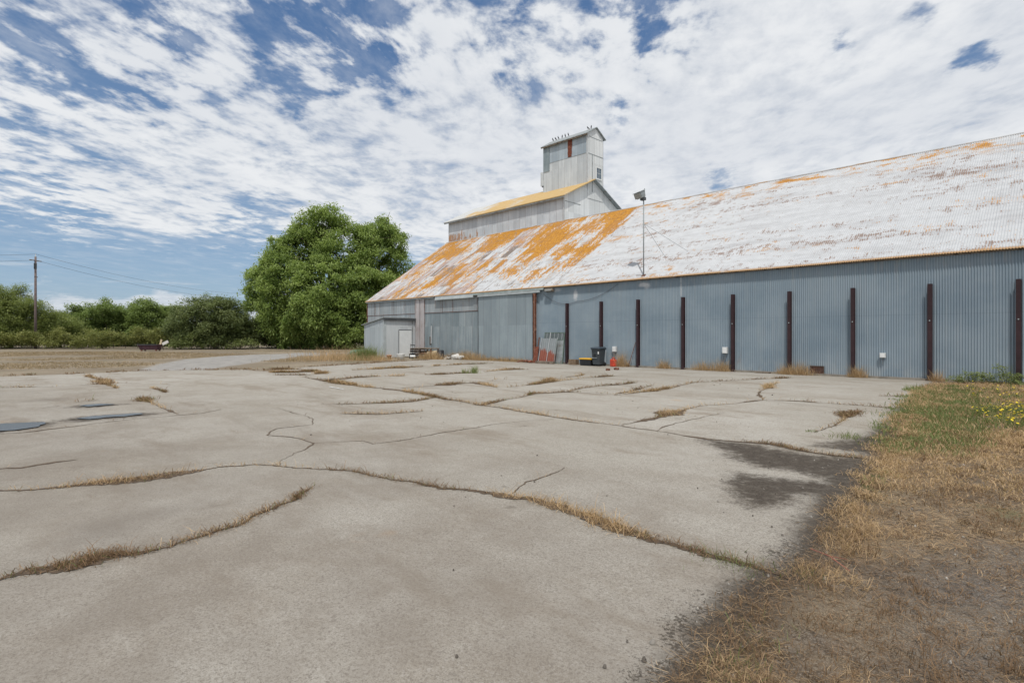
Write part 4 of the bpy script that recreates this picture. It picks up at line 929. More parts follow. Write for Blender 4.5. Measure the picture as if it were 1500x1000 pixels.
MB().b2(tx0-.17,tx1+.15,ty0-.2,ty0-.16,tz-.2,tz-.07).build('fascia',MAT['timber'],TW)
mb=MB().b2(tx0-.55,tx0-.02,ty0+.2,ty0+1.2,15.35,16.6).b2(tx0-.30,tx0-.02,ty0+.25,ty0+1.0,13.9,15.25); mb.build('spout',MAT['tower'],TW)
MB().b2(tx0-.34,tx0-.02,ty0+.16,ty0+.2,15.2,15.34).build('spout_band',MAT['dark_trim'],TW)
MB().b2(tx0-.34,tx0-.02,ty0+.16,ty0+.2,14.3,14.34).build('spout_band',MAT['dark_trim'],TW)
# ------------------------------------------------------------------ posts
def post_mesh():
    t=thing('steel_post','x','post',(0,0,0),0,'dark steel posts standing along the metal wall')
    H=3.58
    MB().b2(-.070,.070,-.165,-.150,0,H).b2(-.070,.070,-.012,.0,0,H).b2(-.006,.006,-.15,-.012,0,H-.002).build('beam',MAT['maroon'],t,bevel=.002)
    MB().b2(-.13,.13,-.21,.03,.0,.016).build('base_plate',MAT['maroon'],t)
    MB().lathe([(.022,-.012),(.022,.0)],(0,-.172,2.22),8,'Y').build('bolt',MAT['pale_steel'],t)
    return t
posts=[(830,'dark steel post right of the leaning rusty panels'),(880,'dark steel post directly behind the wheelie bin'),(934,'dark steel post with a thin rod leaning at its foot'),
 (1000,'dark steel post below the white paint streak on the wall'),(1073,'dark steel post just right of the pale wall box with tufts below'),(1156,'dark steel post left of the low grate with straw at its foot'),
 (1249,'dark steel post right of the low grate'),(1362,'dark steel post at the corner where the concrete slab ends'),(1492,'dark steel post at the right edge of the photo with green weeds at its foot')]
p0=post_mesh()
for i,(px,l) in enumerate(posts):
    x=W(px,.16)
    if i==0: p0.location=(x,-.03,.0); p0['label']=l
    else: dup(p0,(x,-.03,0),0,l)
t=thing('rusty_post','tall rusty pale edged post at the right edge of the sliding door','post',(W(783.5,.2),-.22,0))
MB().b2(-.10,-.02,-.06,.06,0,4.3).b2(.045,.10,-.06,.06,0,4.3).build('channel',MAT['rust_steel'],t)
MB().b2(-.018,.043,-.03,.03,0,4.28).build('web',simple('pale_rust',(.38,.24,.18),.9,.4,6),t)

# wall boxes
def wbox(px,z,l,w=.24,h=.30):
    t=thing('wall_box',l,'electrical box',(W(px,.1),-.02,z),0,'pale electrical boxes on the metal wall')
    MB().b2(-w/2,w/2,-.13,0,0,h).build('case',MAT['grey_box'],t,bevel=.012)
    MB().b2(-w/2+.02,w/2-.02,-.142,-.131,.02,h-.03).build('cover',MAT['white_plastic'],t,bevel=.006)
    MB().tube([(0,-.05,.0),(0,-.05,-.25)],.012,8).build('conduit',MAT['dgalv'],t)
    return t
wbox(900,.78,'white electrical box on the wall above the red fuel can'); wbox(1062,.83,'pale electrical box on the wall above two straw tufts'); wbox(1293,.80,'small pale box on the wall between the two posts right of the low grate',.20,.19)
# low grate
t=thing('floor_grate','low rusty framed grate set in the foot of the wall beside straw','grate',(W(1197,.05),-.03,.04))
mb=MB().b2(-.27,.27,-.05,-.02,0,.03).b2(-.27,.27,-.05,-.02,.33,.36).b2(-.27,-.24,-.05,-.02,.03,.33).b2(.24,.27,-.05,-.02,.03,.33); mb.build('frame',MAT['dark_timber'],t)
mb=MB()
for k in range(12): mb.tube([(-.22+k*.04,-.04,.03),(-.22+k*.04,-.04,.33)],.005,5)
for k in range(6): mb.tube([(-.24,-.034,.07+k*.045),(.24,-.034,.07+k*.045)],.004,5)
mb.build('bars',MAT['rust_steel'],t); MB().b2(-.24,.24,-.02,-.012,.03,.33).build('back_panel',simple('grate_back',(.16,.12,.11),.9,.3,6),t)
# leaning rod, cable
a=Vector((W(921,.3),-.35,.0)); o=MB().tube([(0,0,0),(W(931,.1)-a.x,.26,1.32)],.016,6).build('leaning_rod',MAT['rust_steel'],None,a); tag(o,'thin rusty rod leaning against the third dark post','rod')
def sagline(p,q,s,n=14): 
    p=Vector(p);q=Vector(q); return [p.lerp(q,i/n)-Vector((0,0,4*s*(i/n)*(1-i/n))) for i in range(n+1)]
pa=Vector((W(795,.1),-.05,4.25)); q1=sagline((0,0,0),(W(845,.05)-pa.x,.02,3.68-4.25),.35); q2=sagline(q1[-1],(W(905,.05)-pa.x,.02,4.5-4.25),.22)
tag(MB().tube(q1+q2[1:],.009,5).build('hanging_cable',MAT['wire'],None,pa),'thin dark cable hanging in a loop on the wall right of the sliding door','cable')
# plank on the ground by the wall
o=MB().box(0,0,.03,.7,.12,.05).build('loose_plank',MAT['timber'],None,(W(1118,.18),-.24,0)); tag(o,'short weathered plank lying at the foot of the wall','plank')

# ------------------------------------------------------------------ floodlight mast on the roof
mx=W(941,.0); my=.12; mz=EZ+my*sl+.03
t=thing('floodlight_mast','thin steel mast with a tilted floodlight rising from the roof eave','floodlight',(mx,my,mz))
MB().tube([(0,0,-.05),(0,0,4.05)],.032,10).build('mast',MAT['dgalv'],t,smooth=True)
def onroof(dx_,dy_): return (dx_,dy_,dy_*sl+.0)
for nm,e in (('strut',(1.55,1.9)),('strut',(.35,1.6))): MB().tube([(0,0,2.75),onroof(*e)],.009,6).build(nm,MAT['dgalv'],t)
MB().tube([(0,0,.02),(-.5,.05,.06)],.012,6).build('cable_stub',MAT['wire'],t)
MB().box(0,0,.0,.2,.2,.04,rx=math.atan(sl)).build('base_plate',MAT['rust_steel'],t)
hd=MB().hexa([(-.34,-.16,4.12),(.10,-.16,4.02),(.10,.16,4.02),(-.34,.16,4.12),(-.42,-.30,4.50),(.16,-.30,4.38),(.16,.30,4.38),(-.42,.30,4.50)]) if False else MB().box(-.16,-.08,4.27,.62,.34,.34,rx=.42,rz=-.40,taper=.75)
h=hd.build('lamp_head',MAT['dgalv'],t,bevel=.02)
M=Matrix.Translation((-.16,-.08,4.27))@Matrix.Rotation(-.40,4,'Z')@Matrix.Rotation(.42,4,'X')
def loc_box(x0,x1,y0,y1,z0,z1): return MB().hexa([M@Vector(v) for v in ((x0,y0,z0),(x1,y0,z0),(x1,y1,z0),(x0,y1,z0),(x0,y0,z1),(x1,y0,z1),(x1,y1,z1),(x0,y1,z1))])
loc_box(-.27,.27,-.19,-.172,-.13,.13).build('lens',MAT['lamp_glass'],h)
loc_box(-.33,.33,-.20,.18,.172,.20).build('visor',MAT['pale_steel'],h)
MB().box(-.02,-.02,4.06,.26,.2,.16).build('bracket',MAT['dark_trim'],t,bevel=.01)
MB().tube([(.02,.05,4.35),(.02,.05,4.62)],.012,6).build('photocell',MAT['dark_trim'],t)

# ------------------------------------------------------------------ birds on the tower
def bird():
    t=thing('bird','x','bird',(0,0,0),0,'dark birds perched on the tower roof')
    mb=MB(); mb.ball((0,0,.15),.052,(1.5,1,1.25)); mb.ball((.085,0,.245),.035); mb.tube([(-.08,0,.13),(-.17,0,.07),(-.22,0,.04)],[.035,.026,.018],6)
    mb.tube([(.06,0,.18),(.08,0,.23)],[.045,.03],6); mb.build('body',MAT['bird'],t,smooth=True)
    MB().tube([(.115,0,.243),(.145,0,.235)],[.009,.002],5).build('beak',MAT['dark_trim'],t)
    mb=MB()
    for s in (-.025,.025): mb.tube([(.01,s,0),(0,s,.1)],.006,5)
    mb.build('legs',MAT['rust_steel'],t); return t
b0=bird()
bl=['leftmost of the dark birds perched along the tower roof','second bird from the left on the tower roof','third bird from the left on the tower roof, end of the left trio','first bird of the middle trio on the tower roof','middle bird of the middle trio on the tower roof','bird perched upright right of the middle trio','left bird of the pair near the tower gable peak','right bird at the very peak of the tower gable']
for i,(px,l) in enumerate(zip((810,814,818,823.5,828,832.5,861.5,866),bl)):
    Zd=F*(D+tyc)/(c_*(px+60)); X=(px-750)/F*Zd; x=min(-c_*Zd+s_*X, tx1+.1)
    loc=(x,tyc,ta+.065); rz=random.uniform(-2.6,-.6)
    if i==0: b0.location=loc; b0.rotation_euler=(0,0,rz); b0['label']=l
    else: dup(b0,loc,rz,l)

# ------------------------------------------------------------------ small shed
sx=W(608.5); p_=2.85; sh=2.9
SH=thing('small_shed','small pale corrugated lean-to shed with white door at the left end of the warehouse','shed',(sx,0,0))
def shz(x): return 3.0+ (x)*.16
corr_wall('front_wall',-sh,0,.02,2.46,-p_,mat_old('shed_sheets',(.38,.43,.46),(.47,.51,.53),.10,.7),SH,.008,.09,6)
mb=MB().add([(-sh,-p_,2.46),(0,-p_,2.46),(0,-p_,shz(0)-.02),(-sh,-p_,shz(-sh)-.02)],[(0,1,2,3)]); mb.build('front_wall',bpy.data.materials['shed_sheets'],SH)
corr_wall('side_wall',-p_,-.04,.02,2.96,0,mat_old('shed_side',(.50,.53,.55),(.58,.61,.62),.03,.7,False),SH,-.003,.12,6,'y')
MB().b2(-sh,-sh+.03,-p_,-.03,0,shz(-sh)-.04).build('end_wall',bpy.data.materials['shed_sheets'],SH)
x0,x1=-sh-.25,.14
mb=MB().hexa([(x0,-p_-.12,shz(x0)),(x1,-p_-.12,shz(x1)),(x1,-.04,shz(x1)),(x0,-.04,shz(x0)),(x0,-p_-.12,shz(x0)+.05),(x1,-p_-.12,shz(x1)+.05),(x1,-.04,shz(x1)+.05),(x0,-.04,shz(x0)+.05)])
mb.build('roof',MAT['dgalv'],SH)
MB().b2(.10,.13,-p_-.12,-.05,shz(0)-.17,shz(0)+.01).build('fascia',MAT['dark_trim'],SH)
MB().b2(-.14,.02,-p_-.025,-p_+.02,.02,2.9).b2(.012,.03,-p_-.02,-p_+.16,.02,2.9).build('corner_trim',MAT['pale_steel'],SH)
MB().b2(.012,.035,-.34,-.24,.02,2.85).build('corner_trim',MAT['dgalv'],SH)
dr=MB().b2(.02,.05,-1.52,-.40,.06,2.08).build('door',simple('shed_door',(.70,.72,.72),.5,.06,3),SH,bevel=.004)
MB().b2(.012,.032,-1.57,-1.53,.06,2.13).b2(.012,.034,-1.52,-.38,2.09,2.14).build('door_frame',MAT['dark_trim'],dr)
MB().tube([(.05,-.5,1.0),(.09,-.5,1.0)],.02,8).build('handle',MAT['dark_trim'],dr)

# things by the shed
x,y=G(587,525.6); t=thing('plastic_tub','round white plastic tub in front of the shed door','tub',(x,y,0))
MB().lathe([(.02,.0),(.25,.0),(.29,.30),(.29,.34),(.31,.34),(.31,.37),(.27,.37),(.24,.05),(.02,.045)],(0,0,0),24).build('bowl',MAT['white_plastic'],t,smooth=True)
x,y=G(523,524.5); t=thing('plastic_container','green plastic container half hidden in the tall dry grass','lid',(x,y,.25)); MB().box(0,0,.2,.9,.5,.28,rz=.4,rx=.15,taper=1.2).build('shell',MAT['teal'],t,bevel=.06)
x,y=G(570,526); t=thing('terracotta_pot','small broken terracotta pot at the shed foot','pot',(x,y,0)); MB().lathe([(.02,0),(.12,0),(.17,.24),(.19,.24),(.19,.3),(.15,.3),(.12,.05),(.02,.05)],(0,0,0),16).build('pot_body',simple('terracotta',(.45,.22,.12),.85,.2,8),t,smooth=True)
# pallets
def pallet(l,loc,rz,tilt=0):
    t=thing('wooden_pallet',l,'pallet',loc,rz,'dark pallets stacked beside the shed'); t.rotation_euler=(tilt,0,rz)
    mb=MB()
    for k in range(6): mb.b2(-.5,.5,-.5+k*.175,-.5+k*.175+.12,.115,.135)
    mb.build('deck_boards',MAT['timber'],t)
    mb=MB()
    for k in (-.5,-.05,.4): mb.b2(k,k+.09,-.5,.495,.02,.113)
    mb.build('bearers',MAT['dark_timber'],t)
    mb=MB()
    for k in (-.5,-.06,.38): mb.b2(-.5,.5,k,k+.11,.0,.019)
    mb.build('base_boards',MAT['dark_timber'],t); return t
bx,by=wt(614,1.15)
for k,(l,tl) in enumerate((('lowest pallet of the dark stack beside the shed',.0),('second pallet up in the dark stack beside the shed',.02),('third pallet up in the dark stack beside the shed',-.03),('topmost pallet of the dark stack beside the shed',.04))):
    pallet(l,(bx+random.uniform(-.05,.05),by+random.uniform(-.05,.05),.02+.2*k),random.uniform(-.12,.12),tl)
bx,by=wt(628.5,.95); t=thing('flatbed_trolley','rusty timber topped trolley right of the pallet stack','trolley',(bx,by,0))
MB().b2(-.75,.75,-.4,.4,.70,.77).build('top_boards',MAT['timber'],t,bevel=.01)
mb=MB()
for sx_ in (-.66,.66):
    for sy_ in (-.33,.33): mb.b2(sx_-.04,sx_+.04,sy_-.04,sy_+.04,.12,.70)
mb.b2(-.7,.7,-.36,-.30,.34,.42).b2(-.7,.7,.30,.36,.34,.42); mb.build('frame',MAT['rust_steel'],t)
for sx_ in (-.5,.5):
    for sy_ in (-.36,.36): MB().lathe([(.02,-.03),(.12,-.03),(.12,.03),(.02,.03)],(sx_,sy_,.12),16,'Y').build('wheel',MAT['rubber'],t)
bx,by=wt(634,1.0); t=thing('white_drum','pale plastic drum lying on its side in the dry grass','drum',(bx,by,0),.2)
MB().lathe([(.02,-.4),(.26,-.4),(.29,-.36),(.29,-.1),(.30,-.08),(.29,-.06),(.29,.36),(.26,.4),(.02,.4)],(0,0,.29),20,'X').build('drum_body',MAT['tan'],t,smooth=True)
MB().lathe([(.02,.40),(.05,.40),(.05,.43),(.02,.43)],(0,.12,.29),10,'X').build('bung',MAT['black'],t)
bx,by=G(604.5,524.6); t=thing('push_mower','small black and pale push mower with upright handle by the shed door','mower',(bx,by,0),-.6)
MB().box(0,0,.17,.42,.38,.14,taper=1.15).build('deck',MAT['white_plastic'],t,bevel=.03)
MB().lathe([(.02,.24),(.13,.24),(.12,.36),(.02,.38)],(0,0,0),14).build('engine',MAT['black'],t)
for sx_ in (-.2,.2):
    for sy_ in (-.23,.23): MB().lathe([(.02,-.025),(.11,-.025),(.11,.025),(.02,.025)],(sx_,sy_,.11),16,'Y').build('wheel',MAT['rubber'],t)
MB().tube([(-.18,-.15,.2),(-.6,-.15,.93),(-.64,-.15,.96),(-.64,.15,.96),(-.6,.15,.93),(-.18,.15,.2)],.014,6).build('handle',MAT['black'],t)
MB().tube([(-.64,-.17,.96),(-.64,.17,.96)],.028,8).build('grip',MAT['rubber'],t)
bx,by=wt(645,1.0); t=thing('upturned_tub','black plastic tub standing upside down in the grass beside the trolley','tub',(bx,by,0))
MB().lathe([(.33,0),(.34,.04),(.31,.04),(.25,.60),(.22,.63),(.02,.63)],(0,0,0),20).build('tub_shell',MAT['black'],t,smooth=True)
MB().lathe([(.318,.10),(.325,.12),(.318,.14)],(0,0,0),20).build('rim_band',MAT['bin'],t,smooth=True)
bx,by=wt(668,.9); t=thing('white_sack','white sack slumped in dry grass left of the sliding door','sack',(bx,by,0),.1)
mb=MB(); mb.ball((0,0,.19),.2,(2.2,1.1,1.0),12); mb.ball((.45,0,.15),.15,(1.3,1,1),10); 
for i,v in enumerate(mb.v): mb.v[i]=(v[0],v[1],max(0,v[2]+.03*math.sin(v[0]*13)+.02*math.sin(v[1]*17+v[0]*5)))
mb.build('sack_body',MAT['cloth'],t,smooth=True); MB().tube([(.62,0,.17),(.72,0,.24)],[.05,.09],8).build('neck',MAT['cloth'],t)
bx,by=wt(658,1.1); t=thing('rubble_heap','heap of pale broken rubble and sticks left of the white sack','rubble',(bx,by,0)); 
mb=MB()
for k in range(34): 
    r=abs(random.gauss(0,.22)); a=random.uniform(0,2*PI); s=random.uniform(.05,.13); mb.box(r*math.cos(a)*1.5,r*math.sin(a),max(.02,.22-r*.55)*random.uniform(.2,1),s*1.5,s,s*.7,random.uniform(0,3),random.uniform(-.6,.6),random.uniform(-.6,.6))
mb.build('rubble_pieces',MAT['rubble'],t)
mb=MB()
for k in range(9): 
    a=random.uniform(0,PI); mb.tube([(-.4*math.cos(a),-.3*math.sin(a),.05),(.4*math.cos(a),.3*math.sin(a),random.uniform(.15,.4))],[.014,.008],5)
mb.build('sticks',MAT['dark_timber'],t)

# ------------------------------------------------------------------ leaning panels
bx=W(802,.6); t=thing('leaning_screen','grey framed wire screen leaning on the wall behind the half rusted sheet','screen',(bx+.12,-.30,0),0); t.rotation_euler=(-.12,0,0)
mb=MB().b2(-.80,.80,-.02,.02,1.84,1.88).b2(-.80,-.76,-.02,.02,0,1.84).b2(.76,.80,-.02,.02,0,1.84).b2(-.76,.76,-.018,.018,0,.04).b2(-.76,.76,-.018,.018,1.42,1.46); mb.build('frame',simple('green_frame',(.14,.19,.16),.7,.3,5),t)
MB().b2(-.76,.76,-.004,.004,.04,1.42).build('lower_mesh',MAT['dgalv'],t); MB().b2(-.76,.76,-.004,.004,1.46,1.84).build('upper_mesh',simple('dark_mesh',(.12,.145,.15),.7,.2,30),t)
mb=MB()
for k in range(5): mb.tube([(-.6+k*.3,-.012,1.46),(-.6+k*.3,-.012,1.84)],.010,5)
mb.build('bars',MAT['galv'],t)
t=thing('leaning_sheet','half rusted corrugated sheet with pale bars leaning against the screen','metal sheet',(bx-.05,-.62,.09),0); t.rotation_euler=(-.2,0,0)
k=90; xs=np.linspace(-.70,.62,k); V=[]
for z in np.linspace(0,1.45,6): V.append(np.column_stack([xs,.016*np.cos(xs*2*PI/.16),np.full(k,z)]))
V=np.vstack(V); i=np.arange(5)[:,None]*k+np.arange(k-1)[None,:]; q=np.stack([i,i+1,i+k+1,i+k],-1).reshape(-1,4)
npmesh('sheet',V,q.ravel(),np.full(len(q),4),MAT['screen'],None,t,smooth=True)
for x in (-.66,.0,.60): MB().tube([(x,-.035,0),(x+.03,-.035,1.5 if x else 1.82)],.016,6).build('bar',MAT['galv'] if x<.5 else MAT['greenish'],t)
o=MB().box(0,0,.075,1.45,.13,.15).build('timber_beam',MAT['timber'],None,(bx-.05,-.78,0),0,bevel=.012); tag(o,'grey timber beam lying at the foot of the leaning sheets','beam')
t=thing('rusty_sheet','red rusty narrow sheet leaning beside the tall rusty post','metal sheet',(W(786.5,.4),-.55,0)); t.rotation_euler=(-.16,.05,0)
MB().b2(-.20,.12,-.01,.01,0,1.0).build('sheet',MAT['rust_red'],t); MB().b2(-.03,.05,.012,.03,0,1.6).build('strip',MAT['rust_steel'],t)
x,y=wt(775,.55); t=thing('rust_scrap','low heap of red rust flakes left of the tall rusty post','scrap',(x,y,0)); mb=MB()
for k in range(26): mb.box(random.gauss(0,.35),random.gauss(0,.12),random.uniform(.02,.12),.2,.1,.03,random.uniform(0,3),random.uniform(-.5,.5),random.uniform(-.4,.4))
mb.build('scrap_pieces',MAT['rust_red'],t)
# small box
x,y=wt(840.5,.5); t=thing('wooden_crate','small brown battered crate between the leaning panels and the yellow lidded box','crate',(x,y,0),.15)
mb=MB()
for k in range(3): mb.b2(-.24,.24,-.20,-.175,.02+k*.10,.10+k*.10).b2(-.24,.24,.175,.2,.02+k*.10,.10+k*.10).b2(-.24,-.215,-.174,.174,.02+k*.10,.10+k*.10).b2(.215,.24,-.174,.174,.02+k*.10,.10+k*.10)
mb.build('slats',MAT['cardboard'],t); MB().b2(-.21,.21,-.17,.17,.0,.26).build('contents',MAT['timber'],t)
# yellow-lid box
x,y=wt(861,.62); t=thing('storage_box','low black storage box with a yellow lid left of the wheelie bin','storage box',(x,y,0))
MB().box(0,0,.17,.78,.5,.34,taper=.93).build('box_body',MAT['black'],t,bevel=.02)
MB().box(0,0,.375,.84,.55,.075,taper=1.0).build('lid',MAT['yellow'],t,bevel=.02)
MB().b2(-.42,-.40,-.1,.1,.2,.27).build('handle',MAT['bin'],t)
# wheelie bin
x,y=wt(876.5,.62); t=thing('wheelie_bin','dark grey wheelie bin standing before a steel post','wheelie bin',(x,y,0))
MB().box(0,0,.50,.56,.56,.86,taper=.80).build('bin_body',MAT['bin'],t,bevel=.03)
MB().b2(-.29,.29,-.30,.29,.90,.95).build('rim',MAT['bin'],t,bevel=.012)
l=MB().hexa([(-.33,-.36,.955),(.33,-.36,.955),(.33,.33,.955),(-.33,.33,.955),(-.28,-.29,1.03),(.28,-.29,1.03),(.28,.28,1.05),(-.28,.28,1.05)]).build('lid',simple('bin_lid',(.045,.06,.075),.45,.2,5),t,bevel=.02)
MB().b2(-.43,-.33,-.12,.12,.955,.985).build('handle',MAT['bin'],l,bevel=.01)
MB().tube([(-.28,.34,.93),(.28,.34,.93)],.018,8).build('rear_handle',MAT['bin'],t)
for s in (-.27,.27): MB().lathe([(.02,-.03),(.10,-.03),(.10,.03),(.02,.03)],(s,.22,.10),16,'X').build('wheel',MAT['rubber'],t)
MB().b2(-.12,.02,-.292,-.270,.52,.66).build('recess',MAT['black'],t); MB().b2(-.24,.10,-.286,-.262,.44,.46).build('band',MAT['pale_steel'],t); MB().b2(.18,.24,-.30,-.278,.66,.80).build('sticker',MAT['white_plastic'],t)
o=MB().tube([(0,0,0),(0,.1,.85)],.012,6).build('grey_stick',MAT['galv'],None,(W(886,.4),-.4,0)); tag(o,'thin pale stick standing right of the wheelie bin','stick')
# fuel can
x,y=wt(898.5,.62); t=thing('fuel_can','red plastic fuel can at the wall left of the dry tuft','fuel can',(x,y,0),-.3)
MB().box(0,0,.20,.36,.22,.40,taper=1.0).build('can_body',MAT['red'],t,bevel=.045)
MB().tube([(-.12,0,.39),(-.1,0,.48),(.05,0,.48),(.08,0,.39)],.022,8).build('handle',MAT['red'],t)
MB().tube([(.13,0,.38),(.15,0,.47)],.03,10).build('cap',MAT['black'],t)
x,y=G(890.5,542.5); t=thing('brick_fragment','small reddish brick fragment lying on the concrete before the fuel can','brick',(x,y,0)); MB().box(0,0,.045,.2,.12,.09,.5,.1).build('brick_body',MAT['rust_steel'],t,bevel=.015)
x,y=G(903,541.5); t=thing('brick_fragment','broken brown brick fragment at the foot of the tall dry tuft','brick',(x,y,0)); MB().box(0,0,.05,.26,.14,.1,-.3,.12).build('brick_body',MAT['rust_steel'],t,bevel=.015)
# red twig in the foreground
x,y=G(1215,823); t=MB().tube([(-.16,.10,.03),(0,.0,.045),(.17,-.15,.03)],[.003,.0045,.003],6).tube([(0,0,.045),(.12,-.02,.06)],[.003,.002],5).build('red_twig',simple('red_bark',(.30,.12,.085),.8,.2,12),None,(x,y,0)); tag(t,'thin reddish twig lying on the dry earth at the slab edge','twig')

# ------------------------------------------------------------------ far left: trough and board
p=P(220,515,62); t=thing('metal_trough','low dark maroon trough lying in the dry field before the brambles','trough',(p.x,p.y,0),math.atan2(c_,s_))
m=MB().hexa([(-.9,-.35,.12),(1.0,-.35,.12),(1.0,.35,.12),(-.9,.35,.12),(-1.15,-.5,.72),(1.05,-.5,.72),(1.05,.5,.72),(-1.15,.5,.72)]); m.build('trough_body',simple('maroon_iron',(.07,.035,.045),.8,.35,4),t,bevel=.03)
MB().box(-.75,-.3,.06,.12,.12,.12).box(.85,-.3,.06,.12,.12,.12).box(-.75,.3,.06,.12,.12,.12).box(.85,.3,.06,.12,.12,.12).build('feet',MAT['rust_red'],t)
MB().b2(-1.17,1.07,-.53,-.49,.66,.74).build('rim',MAT['dark_trim'],t)
p=P(237,508,66); t=thing('broken_board','pale tan broken board propped up at the bramble edge behind the trough','board',(p.x,p.y,0),math.atan2(c_,s_)); 
MB().box(-.15,0,.75,.22,.06,1.0,ry=.25).build('board',MAT['tan'],t); MB().box(.38,.05,.85,.75,.05,.32,ry=-.45).build('splinter',MAT['cloth'],t); MB().box(.1,.06,.45,.06,.06,.9,ry=-.1).build('stake',MAT['dark_timber'],t)

# ------------------------------------------------------------------ utility pole and wires
p=P(52,511,72); PH=CAMH+(HY-376)/F*72
t=thing('utility_pole','weathered wooden utility pole rising from the brambles at left','utility pole',(p.x,p.y,0))
MB().tube([(0,0,-.2),(0,0,PH*.5),(.05,0,PH)],[.16,.14,.11],12).build('pole',simple('pole_wood',(.16,.125,.12),.9,.3,5),t,smooth=True)
MB().tube([(.05,0,PH-.05),(.05,0,PH+.35)],[.05,.035],8).build('insulator',MAT['grey_box'],t)
fw=Vector((-c_,s_,0))
MB().tube([Vector((.05,0,PH-.5))-fw*.9,Vector((.05,0,PH-.5))+fw*.9],.06,8).build('crossarm',MAT['timber'],t)
MB().tube([Vector((.05,0,PH-2.6))-fw*.12,Vector((.05,0,PH-2.6))+fw*.25],.07,8).build('bracket',MAT['dark_trim'],t)
MB().box(.03,-.02,PH-1.2,.26,.3,.75).build('transformer_case',MAT['dark_trim'],t,bevel=.03)
top=Vector((p.x+.05,p.y,PH+.33)); arm=Vector((p.x+.05,p.y,PH-.45))
e1=P(420,428,160); e2=P(420,433,160); l1=P(-200,369,72); l2=P(-200,378,72)
for a,bb,s,l in ((top,e1,2.2,'upper overhead wire running right from the utility pole'),(arm,e2,2.4,'lower overhead wire running right from the utility pole'),(top,l1,.3,'upper overhead wire running left from the utility pole'),(arm,l2,.3,'lower overhead wire running left from the utility pole')):
    o=MB().tube([q-a for q in sagline(a,bb,s,24)],.017,5).build('overhead_wire',MAT['wire'],None,a); tag(o,l,'wire','overhead wires at the utility pole')

# ------------------------------------------------------------------ light, sky, camera
sv=Vector((.36,-.38,1.0)).normalized(); elev=math.asin(sv.z); azr=math.atan2(sv.x,sv.y)
ld=bpy.data.lights.new('sun','SUN'); ld.energy=2.75; ld.angle=math.radians(.55); ld.color=(1,.955,.885)
lo=bpy.data.objects.new('sun',ld); COL.objects.link(lo); lo.rotation_euler=sv.to_track_quat('Z','Y').to_euler(); lo.location=(20,-20,40)
wd=bpy.data.worlds.new('World'); SC.world=wd; wd.use_nodes=True; t=wd.node_tree; n=N(t); bg=t.nodes['Background']
sky=n.node('ShaderNodeTexSky',sky_type='NISHITA'); sky.sun_disc=False; sky.sun_elevation=elev; sky.sun_rotation=azr; sky.air_density=1.0; sky.dust_density=.6; sky.ozone_density=2.0
d=n.coord('Generated'); X,Y,Z=n.sep(d)
zc=n.m('MAXIMUM',Z,.03)
qa=math.radians(6); ax=Vector((-c_*math.cos(qa)+s_*math.sin(qa), s_*math.cos(qa)+c_*math.sin(qa)))   # streak axis
along=n.m('DIVIDE',n.add(n.mul(X,ax.x),n.mul(Y,ax.y)),n.add(zc,.05)); across=n.m('DIVIDE',n.sub(n.mul(X,-ax.y*-1),n.mul(Y,ax.x)),n.add(zc,.05))
wv=n.noise(n.xyz(n.mul(along,.9),n.mul(across,.9)),1.0,3,.5); wv=n.mul(n.sub(wv,.5),.35)
al2=n.add(along,wv); ac2=n.add(across,n.mul(wv,.7))
rgt=n.add(n.mul(X,s_),n.mul(Y,c_))
c1=n.noise(n.xyz(n.mul(al2,.65),n.mul(ac2,.9),3.0),1.0,4,.55)
c2=n.noise(n.xyz(n.mul(al2,2.6),n.mul(ac2,3.4),1.0),1.0,5,.58)
c3=n.noise(n.xyz(n.mul(al2,7.5),n.mul(ac2,9.5),5.0),1.0,6,.60)
tan=n.m('DIVIDE',Z,n.m('SQRT',n.add(n.mul(X,X),n.mul(Y,Y))))
cov=n.ss(tan,.08,.19,-.40,.31)
cov=n.add(cov,n.ss(rgt,-.30,.30,-.05,.13))
holes=[(440,35,75,.40),(520,35,62,.38),(350,25,110,.26),(250,85,55,.26),(600,45,55,.28),(560,105,45,.26),(850,-5,95,.42),(950,5,65,.42),(720,-10,60,.28),(1230,66,15,.44),(1430,86,24,.44),(1362,8,20,.36),(907,145,13,.30),(908,176,13,.32),(1060,262,20,.30),(60,110,80,.13),(60,190,110,.13),(130,35,90,.20),(370,335,50,.28),(-20,300,90,.22),(740,115,16,.26),(80,305,40,.18)]
for (px,py,r,k) in holes:
    v=Vector((-c_*1+s_*(px-750)/F, s_*1+c_*(px-750)/F, (HY-py)/F)).normalized()
    ang=n.m('ADD',n.m('ARCCOSINE', n.m('MINIMUM',n.vm('DOT_PRODUCT',d,tuple(v)),.99999)),n.add(n.mul(n.sub(c2,.5),2.6*r/900),n.mul(n.sub(c3,.5),2.2*r/900)))
    rr_=r/math.hypot(F,px-750,HY-py)
    cov=n.sub(cov,n.ss(ang,rr_*1.7,-rr_*.2,0.0,k))
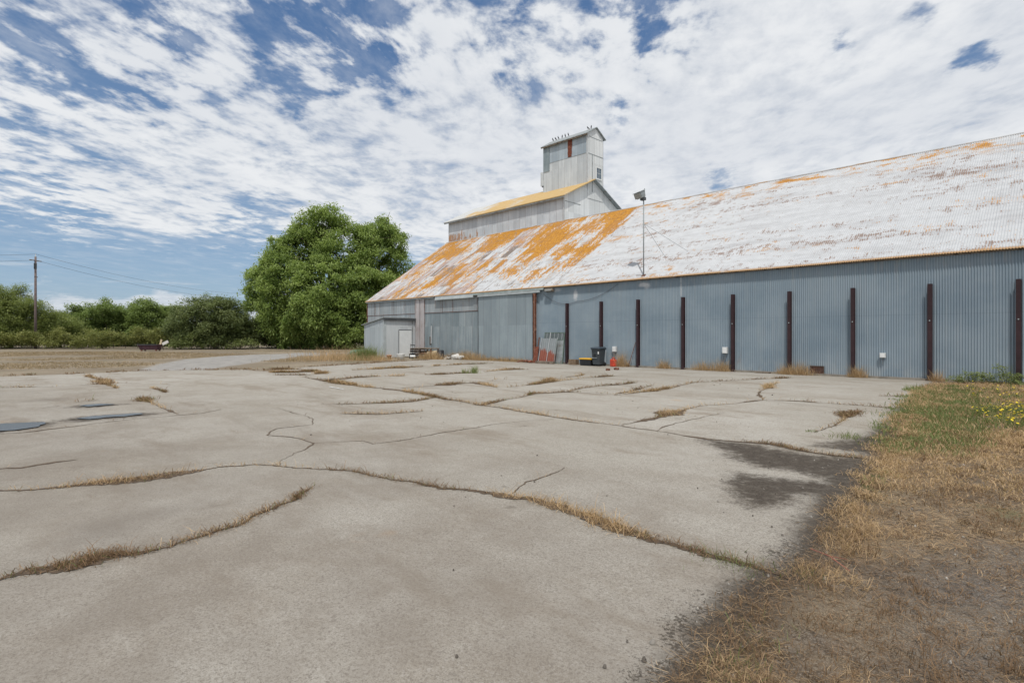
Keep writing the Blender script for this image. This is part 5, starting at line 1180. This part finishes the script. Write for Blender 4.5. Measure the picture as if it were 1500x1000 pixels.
den=n.add(n.add(n.mul(n.sub(c1,.5),.45),n.mul(n.sub(c2,.5),.85)),n.mul(n.sub(c3,.5),.70))
den=n.add(den,cov); alpha=n.ss(den,-.22,.32)
# thin high veil
veil=n.mul(n.ss(n.noise(n.xyz(n.mul(al2,3.0),n.mul(ac2,5.0),8.0),1.0,6,.65),.40,.75),n.ss(tan,.05,.2,.1,.38))
alpha=n.m('MAXIMUM',alpha,veil)
# low cumulus bank on the horizon
azv=n.m('ARCTAN2',Y,X)
lo_=n.noise(n.xyz(n.mul(azv,9.0),n.mul(tan,22.0),2.0),1.0,6,.6); bank=n.mul(n.ss(n.add(lo_,n.ss(tan,.03,.10,.16,-.20)),.47,.60),.75)
th=n.noise(n.xyz(n.mul(azv,4.0),n.mul(tan,60.0),6.0),1.0,5,.6); bank=n.m('MAXIMUM',bank,n.mul(n.mul(n.ss(th,.52,.68),n.ss(tan,.16,.11)),.6))
alpha=n.m('MAXIMUM',alpha,n.mul(bank,n.ss(tan,.15,.09)))
shade=n.ss(n.add(n.mul(c2,.5),n.mul(c3,.5)),.38,.60)
thick=n.ss(den,.10,.55)
cl=n.mix(shade,(6.2,6.6,7.2),(8.4,8.6,8.8)); cl=n.mix(n.mul(thick,.35),cl,(8.5,8.6,8.8))
cl=n.mix(n.mul(n.ss(c1,.56,.40),.35),cl,(5.9,6.3,7.0))
blue=n.mix(.62,sky.outputs[0],n.mix(n.ss(tan,.03,.55),(2.7,4.1,6.0),(.85,1.85,3.9)))
n.put(bg.inputs[0],n.mix(n.mul(alpha,.97),blue,cl)); bg.inputs[1].default_value=.10
cam=bpy.data.cameras.new('camera'); co=bpy.data.objects.new('camera',cam); COL.objects.link(co); SC.camera=co
cam.sensor_width=36; cam.sensor_fit='HORIZONTAL'; cam.lens=F/1500*36; cam.shift_y=-8/1500; cam.clip_end=6000; cam.clip_start=.05
co.location=(0,-D,CAMH); co.rotation_euler=Vector((-c_,s_,0)).to_track_quat('-Z','Y').to_euler()
SC.view_settings.view_transform='Standard'; SC.view_settings.look='None'; SC.view_settings.exposure=0
SC.render.engine='CYCLES'
